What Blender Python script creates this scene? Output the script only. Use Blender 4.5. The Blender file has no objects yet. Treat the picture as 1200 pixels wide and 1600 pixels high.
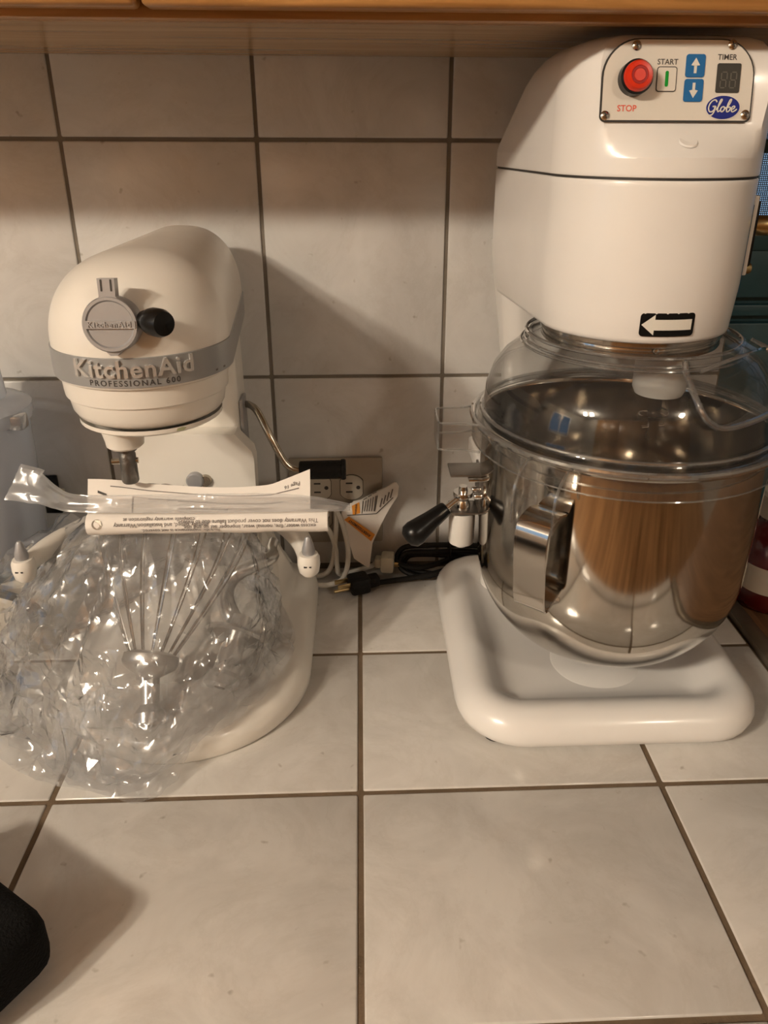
import bpy, bmesh, math, random
from mathutils import Vector, Matrix, noise
random.seed(7)
D = bpy.data
SC = bpy.context.scene
COL = SC.collection
PI = math.pi

# ------------------------------------------------------------------ camera
CAM = Vector((-0.00271, -0.89127, 0.53204))
PITCH, YAW, ROLL, FPX = 0.41556, 0.04357, 0.00398, 1193.57
fwd = Vector((math.sin(YAW) * math.cos(PITCH), math.cos(YAW) * math.cos(PITCH), -math.sin(PITCH)))
rgt = Vector((math.cos(YAW), -math.sin(YAW), 0))
upv = rgt.cross(fwd)
r2 = rgt * math.cos(ROLL) + upv * math.sin(ROLL)
u2 = upv * math.cos(ROLL) - rgt * math.sin(ROLL)
cd = D.cameras.new('camera')
cam = D.objects.new('camera', cd)
COL.objects.link(cam)
cam.matrix_world = Matrix(((r2.x, u2.x, -fwd.x, CAM.x), (r2.y, u2.y, -fwd.y, CAM.y), (r2.z, u2.z, -fwd.z, CAM.z), (0, 0, 0, 1)))
cd.sensor_fit = 'VERTICAL'
cd.sensor_height = 36.0
cd.sensor_width = 27.0
cd.lens = 36.0 * FPX / 1600
cd.shift_x = -15.99 / 1600
cd.shift_y = -61.83 / 1600
cd.clip_start = 0.02
SC.camera = cam

# ------------------------------------------------------------------ world, lights, exposure
w = D.worlds.new('world')
SC.world = w
w.use_nodes = True
bg = w.node_tree.nodes['Background']
bg.inputs[0].default_value = (0.34, 0.60, 0.92, 1)
bg.inputs[1].default_value = 0.42


def lamp(name, loc, energy, color, radius):
    l = D.lights.new(name, 'POINT')
    l.energy = energy
    l.color = color
    l.shadow_soft_size = radius
    o = D.objects.new(name, l)
    o.location = loc
    COL.objects.link(o)
    return o


WARM = (1.0, 0.855, 0.68)
lamp('ceiling_light_bulb', (-1.74, -1.92, 1.48), 56, WARM, 0.065)
lamp('ceiling_light_bulb', (-1.46, -1.97, 1.48), 30, WARM, 0.065)
lamp('ceiling_light_bulb', (1.15, -2.05, 1.48), 12, WARM, 0.08)
vs = SC.view_settings
vs.view_transform = 'Standard'
vs.look = 'None'
vs.gamma = 1
vs.use_curve_mapping = False
vs.exposure = 1.02
SC.cycles.max_bounces = 12
SC.cycles.transparent_max_bounces = 28
SC.cycles.glossy_bounces = 6
SC.cycles.use_denoising = True
SC.cycles.caustics_reflective = False
SC.cycles.caustics_refractive = False
SC.cycles.sample_clamp_indirect = 6


# ------------------------------------------------------------------ materials
def new_mat(name):
    m = D.materials.new(name)
    m.use_nodes = True
    nt = m.node_tree
    b = nt.nodes['Principled BSDF']
    return m, nt, b


def pmat(name, col, rough=0.5, metal=0.0, coat=0.0, spec=0.5, grime=0.0, bump=0.0, bscale=200.0, emit=None):
    """plain surface with a little procedural colour variation and fine relief"""
    m, nt, b = new_mat(name)
    b.inputs['Roughness'].default_value = rough
    b.inputs['Metallic'].default_value = metal
    b.inputs['Specular IOR Level'].default_value = spec
    b.inputs['Coat Weight'].default_value = coat
    b.inputs['Coat Roughness'].default_value = 0.08
    tc = nt.nodes.new('ShaderNodeTexCoord')
    n = nt.nodes.new('ShaderNodeTexNoise')
    n.inputs['Scale'].default_value = 22
    n.inputs['Detail'].default_value = 5
    nt.links.new(tc.outputs['Object'], n.inputs['Vector'])
    cr = nt.nodes.new('ShaderNodeValToRGB')
    k = 1 - max(grime, 0.03)
    cr.color_ramp.elements[0].position = 0.3
    cr.color_ramp.elements[0].color = (col[0] * k, col[1] * k, col[2] * k * (1 - grime * .3), 1)
    cr.color_ramp.elements[1].position = 0.65
    cr.color_ramp.elements[1].color = (*col, 1)
    nt.links.new(n.outputs['Fac'], cr.inputs['Fac'])
    nt.links.new(cr.outputs['Color'], b.inputs['Base Color'])
    if bump:
        n2 = nt.nodes.new('ShaderNodeTexNoise')
        n2.inputs['Scale'].default_value = bscale
        n2.inputs['Detail'].default_value = 3
        nt.links.new(tc.outputs['Object'], n2.inputs['Vector'])
        bp = nt.nodes.new('ShaderNodeBump')
        bp.inputs['Strength'].default_value = bump
        bp.inputs['Distance'].default_value = 0.002
        nt.links.new(n2.outputs['Fac'], bp.inputs['Height'])
        nt.links.new(bp.outputs['Normal'], b.inputs['Normal'])
    if emit:
        b.inputs['Emission Color'].default_value = (*emit[0], 1)
        b.inputs['Emission Strength'].default_value = emit[1]
    return m


def tile_mat(name, lo, hi, rough):
    m, nt, b = new_mat(name)
    b.inputs['Roughness'].default_value = rough
    g = nt.nodes.new('ShaderNodeNewGeometry')
    n = nt.nodes.new('ShaderNodeTexNoise')
    n.inputs['Scale'].default_value = 9
    n.inputs['Detail'].default_value = 9
    n.inputs['Roughness'].default_value = 0.62
    n.inputs['Distortion'].default_value = 1.4
    nt.links.new(g.outputs['Position'], n.inputs['Vector'])
    cr = nt.nodes.new('ShaderNodeValToRGB')
    cr.color_ramp.elements[0].position = 0.33
    cr.color_ramp.elements[0].color = (*lo, 1)
    cr.color_ramp.elements[1].position = 0.62
    cr.color_ramp.elements[1].color = (*hi, 1)
    nt.links.new(n.outputs['Fac'], cr.inputs['Fac'])
    # thin darker veins
    v = nt.nodes.new('ShaderNodeTexNoise')
    v.inputs['Scale'].default_value = 9
    v.inputs['Detail'].default_value = 9
    v.inputs['Roughness'].default_value = .7
    v.inputs['Distortion'].default_value = 0.5
    nt.links.new(g.outputs['Position'], v.inputs['Vector'])
    vr = nt.nodes.new('ShaderNodeValToRGB')
    e = vr.color_ramp.elements
    e[0].position, e[0].color = 0.47, (1, 1, 1, 1)
    e[1].position, e[1].color = 0.53, (1, 1, 1, 1)
    e2 = e.new(0.50)
    e2.color = (0.90, 0.89, 0.87, 1)
    nt.links.new(v.outputs['Fac'], vr.inputs['Fac'])
    mx = nt.nodes.new('ShaderNodeMix')
    mx.data_type = 'RGBA'
    mx.blend_type = 'MULTIPLY'
    mx.inputs['Factor'].default_value = 0.4
    nt.links.new(cr.outputs['Color'], mx.inputs['A'])
    nt.links.new(vr.outputs['Color'], mx.inputs['B'])
    nt.links.new(mx.outputs['Result'], b.inputs['Base Color'])
    # sparse dark flecks and pits
    fk = nt.nodes.new('ShaderNodeTexNoise')
    fk.inputs['Scale'].default_value = 75
    fk.inputs['Detail'].default_value = 2
    nt.links.new(g.outputs['Position'], fk.inputs['Vector'])
    fr = nt.nodes.new('ShaderNodeValToRGB')
    fr.color_ramp.elements[0].position, fr.color_ramp.elements[0].color = .70, (1, 1, 1, 1)
    fr.color_ramp.elements[1].position, fr.color_ramp.elements[1].color = .80, (.62, .58, .54, 1)
    nt.links.new(fk.outputs['Fac'], fr.inputs['Fac'])
    mf = nt.nodes.new('ShaderNodeMix')
    mf.data_type = 'RGBA'
    mf.blend_type = 'MULTIPLY'
    mf.inputs['Factor'].default_value = 1.0
    nt.links.new(mx.outputs['Result'], mf.inputs['A'])
    nt.links.new(fr.outputs['Color'], mf.inputs['B'])
    nt.links.new(mf.outputs['Result'], b.inputs['Base Color'])
    bp = nt.nodes.new('ShaderNodeBump')
    bp.inputs['Strength'].default_value = 0.12
    bp.inputs['Distance'].default_value = 0.003
    nt.links.new(n.outputs['Fac'], bp.inputs['Height'])
    nt.links.new(bp.outputs['Normal'], b.inputs['Normal'])
    return m


def wood_mat(name, lo, hi, rough, axis='X', scale=1.0):
    m, nt, b = new_mat(name)
    b.inputs['Roughness'].default_value = rough
    g = nt.nodes.new('ShaderNodeNewGeometry')
    mp = nt.nodes.new('ShaderNodeMapping')
    s = {'X': (2.2, 38, 38), 'Y': (38, 2.2, 38), 'Z': (38, 38, 2.2)}[axis]
    mp.inputs['Scale'].default_value = tuple(c * scale for c in s)
    nt.links.new(g.outputs['Position'], mp.inputs['Vector'])
    n = nt.nodes.new('ShaderNodeTexNoise')
    n.inputs['Scale'].default_value = 2.2
    n.inputs['Detail'].default_value = 7
    n.inputs['Distortion'].default_value = 0.8
    nt.links.new(mp.outputs['Vector'], n.inputs['Vector'])
    cr = nt.nodes.new('ShaderNodeValToRGB')
    cr.color_ramp.elements[0].position = 0.32
    cr.color_ramp.elements[0].color = (*lo, 1)
    cr.color_ramp.elements[1].position = 0.66
    cr.color_ramp.elements[1].color = (*hi, 1)
    nt.links.new(n.outputs['Fac'], cr.inputs['Fac'])
    nt.links.new(cr.outputs['Color'], b.inputs['Base Color'])
    bp = nt.nodes.new('ShaderNodeBump')
    bp.inputs['Strength'].default_value = 0.15
    bp.inputs['Distance'].default_value = 0.001
    nt.links.new(n.outputs['Fac'], bp.inputs['Height'])
    nt.links.new(bp.outputs['Normal'], b.inputs['Normal'])
    return m


def film_mat(name, tint, milk, refl, rough, bump=0.0, bscale=60.0, ior=1.5):
    """thin clear plastic: see-through with a Fresnel reflection and a trace of milkiness"""
    m, nt, b = new_mat(name)
    nt.nodes.remove(b)
    out = nt.nodes['Material Output']
    tr = nt.nodes.new('ShaderNodeBsdfTransparent')
    tr.inputs[0].default_value = (*tint, 1)
    df = nt.nodes.new('ShaderNodeBsdfDiffuse')
    df.inputs[0].default_value = (.85, .86, .88, 1)
    tl = nt.nodes.new('ShaderNodeBsdfTranslucent')
    tl.inputs[0].default_value = (.85, .86, .88, 1)
    dm = nt.nodes.new('ShaderNodeMixShader')
    dm.inputs[0].default_value = 0.5
    nt.links.new(df.outputs[0], dm.inputs[1])
    nt.links.new(tl.outputs[0], dm.inputs[2])
    m1 = nt.nodes.new('ShaderNodeMixShader')
    m1.inputs[0].default_value = milk
    nt.links.new(tr.outputs[0], m1.inputs[1])
    nt.links.new(dm.outputs[0], m1.inputs[2])
    gl = nt.nodes.new('ShaderNodeBsdfGlossy')
    gl.inputs['Roughness'].default_value = rough
    ge = nt.nodes.new('ShaderNodeNewGeometry')
    dt = nt.nodes.new('ShaderNodeVectorMath')
    dt.operation = 'DOT_PRODUCT'
    nt.links.new(ge.outputs['Normal'], dt.inputs[0])
    nt.links.new(ge.outputs['Incoming'], dt.inputs[1])
    chain = dt.outputs['Value']
    f0 = ((ior - 1) / (ior + 1)) ** 2
    for op, v in (('ABSOLUTE', None), ('SUBTRACT', 1.0), ('POWER', 5.0), ('MULTIPLY', 1 - f0), ('ADD', f0), ('MULTIPLY', refl)):
        mu = nt.nodes.new('ShaderNodeMath')
        mu.operation = op
        if op == 'SUBTRACT':
            mu.inputs[0].default_value = 1.0
            nt.links.new(chain, mu.inputs[1])
        else:
            nt.links.new(chain, mu.inputs[0])
            if v is not None:
                mu.inputs[1].default_value = v
        mu.use_clamp = True
        chain = mu.outputs[0]
    m2 = nt.nodes.new('ShaderNodeMixShader')
    nt.links.new(mu.outputs[0], m2.inputs[0])
    nt.links.new(m1.outputs[0], m2.inputs[1])
    nt.links.new(gl.outputs[0], m2.inputs[2])
    nt.links.new(m2.outputs[0], out.inputs['Surface'])
    if bump:
        tcx = nt.nodes.new('ShaderNodeTexCoord')
        tc = nt.nodes.new('ShaderNodeMapping')
        tc.inputs['Scale'].default_value = (1.0, 1.0, .45)
        tc.inputs['Rotation'].default_value = (.5, .25, .3)
        nt.links.new(tcx.outputs['Object'], tc.inputs['Vector'])
        # broad soft planes
        n = nt.nodes.new('ShaderNodeTexNoise')
        n.inputs['Scale'].default_value = bscale * .45
        n.inputs['Detail'].default_value = 1
        nt.links.new(tc.outputs['Vector'], n.inputs['Vector'])
        # sharp creases where the film is folded: ridges of a second noise
        c = nt.nodes.new('ShaderNodeTexNoise')
        c.inputs['Scale'].default_value = bscale
        c.inputs['Detail'].default_value = 2
        c.inputs['Distortion'].default_value = 0.6
        nt.links.new(tc.outputs['Vector'], c.inputs['Vector'])
        hgt = c.outputs['Fac']
        for op, v in (('SUBTRACT', .5), ('ABSOLUTE', None), ('MULTIPLY', -2.0), ('ADD', 1.0), ('POWER', 6.0), ('MULTIPLY', .35)):
            q = nt.nodes.new('ShaderNodeMath')
            q.operation = op
            nt.links.new(hgt, q.inputs[0])
            if v is not None:
                q.inputs[1].default_value = v
            hgt = q.outputs[0]
        ad = nt.nodes.new('ShaderNodeMath')
        ad.operation = 'ADD'
        nt.links.new(n.outputs['Fac'], ad.inputs[0])
        nt.links.new(hgt, ad.inputs[1])
        bp = nt.nodes.new('ShaderNodeBump')
        bp.inputs['Strength'].default_value = bump
        bp.inputs['Distance'].default_value = 0.012
        nt.links.new(ad.outputs[0], bp.inputs['Height'])
        nt.links.new(bp.outputs['Normal'], gl.inputs['Normal'])
        nt.links.new(bp.outputs['Normal'], dt.inputs[0])
    return m


def screen_mat(name):
    m, nt, b = new_mat(name)
    b.inputs['Base Color'].default_value = (.10, .13, .15, 1)
    b.inputs['Roughness'].default_value = 0.6
    out = nt.nodes['Material Output']
    g = nt.nodes.new('ShaderNodeNewGeometry')
    sp = nt.nodes.new('ShaderNodeSeparateXYZ')
    nt.links.new(g.outputs['Position'], sp.inputs[0])
    waves = []
    for ax in ('X', 'Z'):
        a = nt.nodes.new('ShaderNodeMath')
        a.operation = 'MULTIPLY'
        a.inputs[1].default_value = 1 / 0.0024
        nt.links.new(sp.outputs[ax], a.inputs[0])
        f = nt.nodes.new('ShaderNodeMath')
        f.operation = 'FRACT'
        nt.links.new(a.outputs[0], f.inputs[0])
        c = nt.nodes.new('ShaderNodeMath')
        c.operation = 'LESS_THAN'
        c.inputs[1].default_value = 0.40
        nt.links.new(f.outputs[0], c.inputs[0])
        waves.append(c)
    mxm = nt.nodes.new('ShaderNodeMath')
    mxm.operation = 'MAXIMUM'
    nt.links.new(waves[0].outputs[0], mxm.inputs[0])
    nt.links.new(waves[1].outputs[0], mxm.inputs[1])
    tr = nt.nodes.new('ShaderNodeBsdfTransparent')
    mx = nt.nodes.new('ShaderNodeMixShader')
    nt.links.new(mxm.outputs[0], mx.inputs[0])
    nt.links.new(tr.outputs[0], mx.inputs[1])
    nt.links.new(b.outputs[0], mx.inputs[2])
    nt.links.new(mx.outputs[0], out.inputs['Surface'])
    return m


M = {}
M['wall_tile'] = tile_mat('wall_tile', (.52, .515, .50), (.60, .595, .58), 0.24)
M['counter_tile'] = tile_mat('counter_tile', (.545, .525, .49), (.655, .635, .60), 0.155)
M['wall_grout'] = pmat('wall_grout', (.20, .175, .145), .9, grime=.25, bump=.5)
M['counter_grout'] = pmat('counter_grout', (.165, .115, .072), .9, grime=.3, bump=.6)
M['oak'] = wood_mat('oak', (.26, .115, .030), (.50, .26, .085), .32)
M['oak_under'] = wood_mat('oak_under', (.36, .22, .11), (.50, .33, .18), .22, scale=.5)
M['oak_door'] = wood_mat('oak_door', (.16, .075, .025), (.34, .18, .07), .35, axis='Z')
M['walnut'] = wood_mat('walnut', (.13, .07, .035), (.25, .14, .07), .35, axis='Y')
M['plaster'] = pmat('plaster', (.34, .31, .27), .85, bump=.2, bscale=60)
M['ceiling_paint'] = pmat('ceiling_paint', (.50, .48, .45), .9, bump=.2, bscale=80)
M['floor_vinyl'] = wood_mat('floor_vinyl', (.10, .045, .018), (.42, .24, .11), .3, axis='Y', scale=.32)
M['teal'] = pmat('teal', (.035, .115, .15), .45, grime=.25, bump=.25, bscale=50)
M['screen'] = screen_mat('screen')
M['trim_metal'] = pmat('trim_metal', (.22, .18, .14), .35, metal=.6, grime=.3)
M['cream'] = pmat('cream_enamel', (.80, .77, .715), .30, coat=.2, grime=.04)
M['white'] = pmat('white_enamel', (.82, .805, .78), .27, coat=.25)
M['white_plastic'] = pmat('white_plastic', (.78, .77, .74), .38)
M['grey_band'] = pmat('grey_band', (.36, .37, .375), .36, metal=.35)
M['grey_metal'] = pmat('grey_metal', (.37, .375, .39), .36, metal=.4)
M['chrome'] = pmat('chrome', (.80, .79, .77), .10, metal=1)
M['bright_letters'] = pmat('bright_letters', (.80, .79, .77), .25, metal=.65)
M['steel'] = pmat('steel', (.60, .57, .53), .13, metal=1)
M['bowl_steel'] = pmat('bowl_steel', (.54, .51, .465), .085, metal=1)
M['dark_steel'] = pmat('dark_steel', (.22, .215, .21), .38, metal=.9, grime=.4, bump=.4)
M['bracket'] = pmat('bracket', (.26, .24, .22), .3, metal=.9)
M['rod'] = pmat('rod', (.50, .45, .38), .22, metal=1, grime=.2)
M['wire'] = pmat('wire', (.62, .60, .57), .2, metal=1)
M['alu'] = pmat('aluminium', (.66, .65, .63), .28, metal=.85)
M['black_plastic'] = pmat('black_plastic', (.006, .006, .006), .3, spec=.3)
M['black_matte'] = pmat('black_matte', (.006, .006, .006), .95, spec=.15, bump=.8, bscale=500)
M['black_rubber'] = pmat('black_rubber', (.008, .0075, .007), .55, spec=.2, bump=.3, bscale=300)
M['dark_line'] = pmat('dark_line', (.03, .027, .024), .6)
M['ink'] = pmat('ink', (.05, .045, .042), .7)
M['ink_soft'] = pmat('ink_soft', (.16, .14, .13), .7)
M['sticker_black'] = pmat('sticker_black', (.008, .008, .008), .35, spec=.12)
M['panel_face'] = pmat('panel_face', (.70, .665, .60), .35, spec=.12)
M['red_lens'] = pmat('red_lens', (.62, .030, .008), .25, coat=.25, spec=.3)
M['red_dark'] = pmat('red_dark', (.30, .008, .005), .3, spec=.2)
M['red_print'] = pmat('red_print', (.75, .10, .05), .5)
M['green_print'] = pmat('green_print', (.01, .30, .035), .5, spec=.12)
M['blue_button'] = pmat('blue_button', (.012, .13, .36), .4, spec=.12)
M['blue_logo'] = pmat('blue_logo', (.006, .014, .20), .35, spec=.12)
M['lcd'] = pmat('lcd', (.045, .042, .035), .4, spec=.12)
M['lcd_segment'] = pmat('lcd_segment', (.13, .12, .10), .4, spec=.12)
M['paper'] = pmat('paper', (.80, .76, .71), .75, bump=.1, bscale=40)
M['orange'] = pmat('orange_print', (.78, .30, .035), .6)
M['outlet_plate'] = pmat('outlet_plate', (.36, .325, .27), .35, metal=.35)
M['outlet_face'] = pmat('outlet_face', (.50, .46, .39), .4)
M['cord_white'] = pmat('cord_white', (.70, .68, .62), .45)
M['plug_cream'] = pmat('plug_cream', (.60, .58, .48), .45)
M['brass'] = pmat('brass', (.55, .43, .22), .3, metal=1)
M['cup'] = film_mat('cup_plastic', (.66, .71, .78), .50, 1.0, .25)
M['clear'] = film_mat('clear_lid', (.955, .955, .95), .018, 1.25, .035)
M['clear_edge'] = film_mat('clear_edge', (.86, .87, .87), .10, 4.5, .05)
M['film'] = film_mat('bag_film', (.968, .972, .978), .11, 2.3, .10, bump=.32, bscale=20)
M['film_milky'] = film_mat('bag_film_milky', (.955, .96, .965), .20, 2.3, .11, bump=.45, bscale=26)
M['film_strip'] = film_mat('bag_strip', (.88, .885, .89), .34, 1.6, .20, bump=.16, bscale=30)
M['red_glass'] = pmat('red_glass', (.11, .004, .005), .15, coat=.6)
M['label_white'] = pmat('label_white', (.72, .70, .64), .5, spec=.12)
M['slate'] = pmat('slate_plastic', (.09, .12, .145), .4)
M['sticker_blue'] = pmat('sticker_blue', (.02, .10, .19), .3)
M['sticker_yellow'] = pmat('sticker_yellow', (.40, .42, .25), .4)


# ------------------------------------------------------------------ mesh helpers
def sharp(me, ang=38):
    me.shade_smooth()
    try:
        me.set_sharp_from_angle(angle=math.radians(ang))
    except Exception:
        pass


class Thing:
    """an Empty at the base of a thing; parts are meshes given in world coordinates"""

    def __init__(self, name, loc, label, cat, group=None):
        self.o = D.objects.new(name, None)
        COL.objects.link(self.o)
        self.L = Vector(loc)
        self.o.location = self.L
        self.o.empty_display_size = 0.02
        self.o['label'] = label
        self.o['category'] = cat
        if group:
            self.o['group'] = group

    def part(self, name, geo, mat, parent=None, ang=38, smooth=True):
        v, f = geo
        me = D.meshes.new(name)
        me.from_pydata([Vector(p) - self.L for p in v], [], f)
        me.validate()
        fix_normals(me)
        me.materials.append(M[mat])
        if smooth:
            sharp(me, ang)
        o = D.objects.new(name, me)
        COL.objects.link(o)
        o.parent = parent or self.o
        return o


def fix_normals(me):
    bm = bmesh.new()
    bm.from_mesh(me)
    bmesh.ops.recalc_face_normals(bm, faces=bm.faces)
    bm.to_mesh(me)
    bm.free()
    me.update()


def single(name, geo, mat, loc, label=None, cat=None, group=None, kind=None, parent=None, ang=38, smooth=True):
    L = Vector(loc)
    v, f = geo
    me = D.meshes.new(name)
    me.from_pydata([Vector(p) - L for p in v], [], f)
    me.validate()
    fix_normals(me)
    me.materials.append(M[mat])
    if smooth:
        sharp(me, ang)
    o = D.objects.new(name, me)
    COL.objects.link(o)
    o.location = L
    if parent:
        o.parent = parent
    if label:
        o['label'] = label
    if cat:
        o['category'] = cat
    if group:
        o['group'] = group
    if kind:
        o['kind'] = kind
    return o


def join(*geos):
    V, F = [], []
    for v, f in geos:
        b = len(V)
        V += [Vector(p) for p in v]
        F += [[i + b for i in q] for q in f]
    return V, F


def box(x0, x1, y0, y1, z0, z1, bev=0.0, seg=2):
    bm = bmesh.new()
    bmesh.ops.create_cube(bm, size=1)
    for v in bm.verts:
        v.co = Vector(((x0 + x1) / 2 + v.co.x * (x1 - x0), (y0 + y1) / 2 + v.co.y * (y1 - y0), (z0 + z1) / 2 + v.co.z * (z1 - z0)))
    if bev:
        bmesh.ops.bevel(bm, geom=list(bm.edges), offset=bev, segments=seg, affect='EDGES', profile=.5)
    return from_bm(bm)


def from_bm(bm):
    bm.verts.ensure_lookup_table()
    bm.verts.index_update()
    V = [v.co.copy() for v in bm.verts]
    F = [[v.index for v in f.verts] for f in bm.faces]
    bm.free()
    return V, F


def xf(geo, mat):
    return [mat @ Vector(p) for p in geo[0]], geo[1]


def loft(layers, cap0=True, cap1=True, closed=True):
    n = len(layers[0])
    V = [Vector(p) for L in layers for p in L]
    F = []
    m = n if closed else n - 1
    for k in range(len(layers) - 1):
        for i in range(m):
            j = (i + 1) % n
            F.append([k * n + i, k * n + j, (k + 1) * n + j, (k + 1) * n + i])
    for flag, k in ((cap0, 0), (cap1, len(layers) - 1)):
        if flag:
            c = sum((V[k * n + i] for i in range(n)), Vector()) / n
            V.append(c)
            ci = len(V) - 1
            for i in range(n):
                F.append([ci, k * n + i, k * n + (i + 1) % n])
    return V, F


def frame(d):
    d = Vector(d).normalized()
    a = Vector((0, 0, 1)) if abs(d.z) < .9 else Vector((1, 0, 0))
    x = a.cross(d).normalized()
    y = d.cross(x)
    return x, y, d


def revolve(prof, o, d=(0, 0, 1), n=40, closed_prof=False, cap0=False, cap1=False):
    x, y, d = frame(d)
    if abs(d.z) > .999:
        x, y = Vector((1, 0, 0)), Vector((0, 1, 0)) * (1 if d.z > 0 else -1)
    o = Vector(o)
    L = []
    for r, h in prof:
        L.append([o + d * h + (x * math.cos(2 * PI * i / n) + y * math.sin(2 * PI * i / n)) * r for i in range(n)])
    if closed_prof:
        L.append(L[0])
    return loft(L, cap0, cap1)


def rod(a, b, r, r1=None, n=16, bev=0.0):
    a, b = Vector(a), Vector(b)
    h = (b - a).length
    r1 = r if r1 is None else r1
    p = [(r, 0), (r1, h)] if not bev else [(max(r - bev, 1e-5), 0), (r, bev), (r1, h - bev), (max(r1 - bev, 1e-5), h)]
    return revolve(p, a, b - a, n, cap0=True, cap1=True)


def smooth_path(P, k=6, closed=False):
    P = [Vector(p) for p in P]
    n = len(P)
    out = []
    rng = range(n if closed else n - 1)
    for i in rng:
        if closed:
            a, b, c, d = P[(i - 1) % n], P[i], P[(i + 1) % n], P[(i + 2) % n]
        else:
            a, b, c, d = P[max(i - 1, 0)], P[i], P[i + 1], P[min(i + 2, n - 1)]
        for s in range(k):
            t = s / k
            out.append(.5 * ((2 * b) + (c - a) * t + (2 * a - 5 * b + 4 * c - d) * t * t + (3 * b - a - 3 * c + d) * t ** 3))
    if not closed:
        out.append(P[-1])
    return out


def tube(P, r, n=8, closed=False, k=6, flat=None, ref=None):
    """swept tube; flat=(a,b) gives an elliptical/rectangular section"""
    P = smooth_path(P, k, closed) if k > 1 else [Vector(p) for p in P]
    m = len(P)
    rr = r if isinstance(r, (list, tuple)) else None
    L = []
    prev = None
    for i in range(m):
        if closed:
            t = P[(i + 1) % m] - P[(i - 1) % m]
        else:
            t = P[min(i + 1, m - 1)] - P[max(i - 1, 0)]
        if t.length < 1e-9:
            t = Vector((0, 0, 1))
        t.normalize()
        if prev is None:
            x = Vector(ref) if ref else frame(t)[0]
        else:
            x = prev
        x = (x - t * x.dot(t))
        if x.length < 1e-6:
            x = frame(t)[0]
        x.normalize()
        prev = x
        y = t.cross(x)
        rad = rr[0] + (rr[1] - rr[0]) * i / (m - 1) if rr else r
        ax, ay = (flat if flat else (rad, rad))
        if flat:
            L.append([P[i] + x * (ax * sx) + y * (ay * sy) for sx, sy in ((-1, -1), (1, -1), (1, 1), (-1, 1))])
        else:
            L.append([P[i] + x * (ax * math.cos(2 * PI * j / n)) + y * (ay * math.sin(2 * PI * j / n)) for j in range(n)])
    if closed:
        L.append(L[0])
        return loft(L, False, False)
    return loft(L, True, True)


def outline(cx, yc, r, yb, wb, rc, inset=0.0, nf=30, nc=6):
    """plan outline: round front of radius r about (cx,yc), sides running back to half-width wb at y=yb"""
    r_, wb_, yb_ = max(r - inset, .002), max(wb - inset, .002), yb - inset
    rc = min(max(rc - inset * .4, .002), wb_ * .9)
    pts = []
    for i in range(nf + 1):
        a = PI + PI * i / nf
        pts.append((cx + r_ * math.cos(a), yc + r_ * math.sin(a)))
    for i in range(nc + 1):
        a = PI / 2 * i / nc
        pts.append((cx + wb_ - rc + rc * math.cos(a), yb_ - rc + rc * math.sin(a)))
    for i in range(nc + 1):
        a = PI / 2 + PI / 2 * i / nc
        pts.append((cx - wb_ + rc + rc * math.cos(a), yb_ - rc + rc * math.sin(a)))
    return pts


def rrect(cx, x_half, y0, y1, rf, rb, inset=0.0, n=8):
    """rounded rectangle in plan, front radius rf, back radius rb"""
    a0, a1, b0, b1 = cx - x_half + inset, cx + x_half - inset, y0 + inset, y1 - inset
    rf, rb = max(rf - inset, .004), max(rb - inset, .004)
    pts = []
    for (x, y, r, st) in ((a0 + rf, b0 + rf, rf, PI), (a1 - rf, b0 + rf, rf, 1.5 * PI), (a1 - rb, b1 - rb, rb, 0), (a0 + rb, b1 - rb, rb, .5 * PI)):
        for i in range(n + 1):
            a = st + PI / 2 * i / n
            pts.append((x + r * math.cos(a), y + r * math.sin(a)))
    return pts


def lay(pts, z):
    return [Vector((x, y, z)) for x, y in pts]


def plate(pts2d, o, ex, ez, th, lift=0.0):
    """flat polygon extruded: pts in (u,v) on plane o+u*ex+v*ez, thickness th along normal ex x ez"""
    ex, ez = Vector(ex).normalized(), Vector(ez).normalized()
    nrm = ex.cross(ez)
    o = Vector(o)
    a = [o + ex * u_ + ez * v_ + nrm * lift for u_, v_ in pts2d]
    b = [p + nrm * th for p in a]
    return loft([a, b], True, True)


def rr2(w_, h_, r, n=5, cx=0, cy=0):
    pts = []
    for sx, sy, st in ((-1, -1, PI), (1, -1, 1.5 * PI), (1, 1, 0), (-1, 1, .5 * PI)):
        for i in range(n + 1):
            a = st + PI / 2 * i / n
            pts.append((cx + sx * (w_ / 2 - r) + r * math.cos(a), cy + sy * (h_ / 2 - r) + r * math.sin(a)))
    return pts


def text_geo(body, size, extrude=0.0, shear=0.0, bold=0.0, space=1.0, align='CENTER'):
    cu = D.curves.new('text', 'FONT')
    cu.body = body
    cu.size = size
    cu.extrude = extrude
    cu.shear = shear
    cu.offset = bold
    cu.space_character = space
    cu.align_x = align
    cu.align_y = 'CENTER'
    cu.resolution_u = 3
    o = D.objects.new('text', cu)
    COL.objects.link(o)
    dg = bpy.context.evaluated_depsgraph_get()
    me = D.meshes.new_from_object(o.evaluated_get(dg))
    V = [v.co.copy() for v in me.vertices]
    F = [list(p.vertices) for p in me.polygons]
    D.objects.remove(o)
    D.curves.remove(cu)
    D.meshes.remove(me)
    return V, F


def on_plane(geo, o, ex, ez, lift=0.0003):
    ex, ez = Vector(ex).normalized(), Vector(ez).normalized()
    nr = ex.cross(ez)
    o = Vector(o)
    return [o + ex * p.x + ez * p.y + nr * (p.z + lift) for p in geo[0]], geo[1]


def on_cyl(geo, c, r, z, phi0=0.0, lift=0.0004):
    """wrap flat geometry round a vertical cylinder about c=(x,y); phi measured from the front (-y) towards +x"""
    out = []
    for p in geo[0]:
        ph = phi0 + p.x / r
        R_ = r + lift + p.z
        out.append(Vector((c[0] + R_ * math.sin(ph), c[1] - R_ * math.cos(ph), z + p.y)))
    return out, geo[1]


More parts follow.
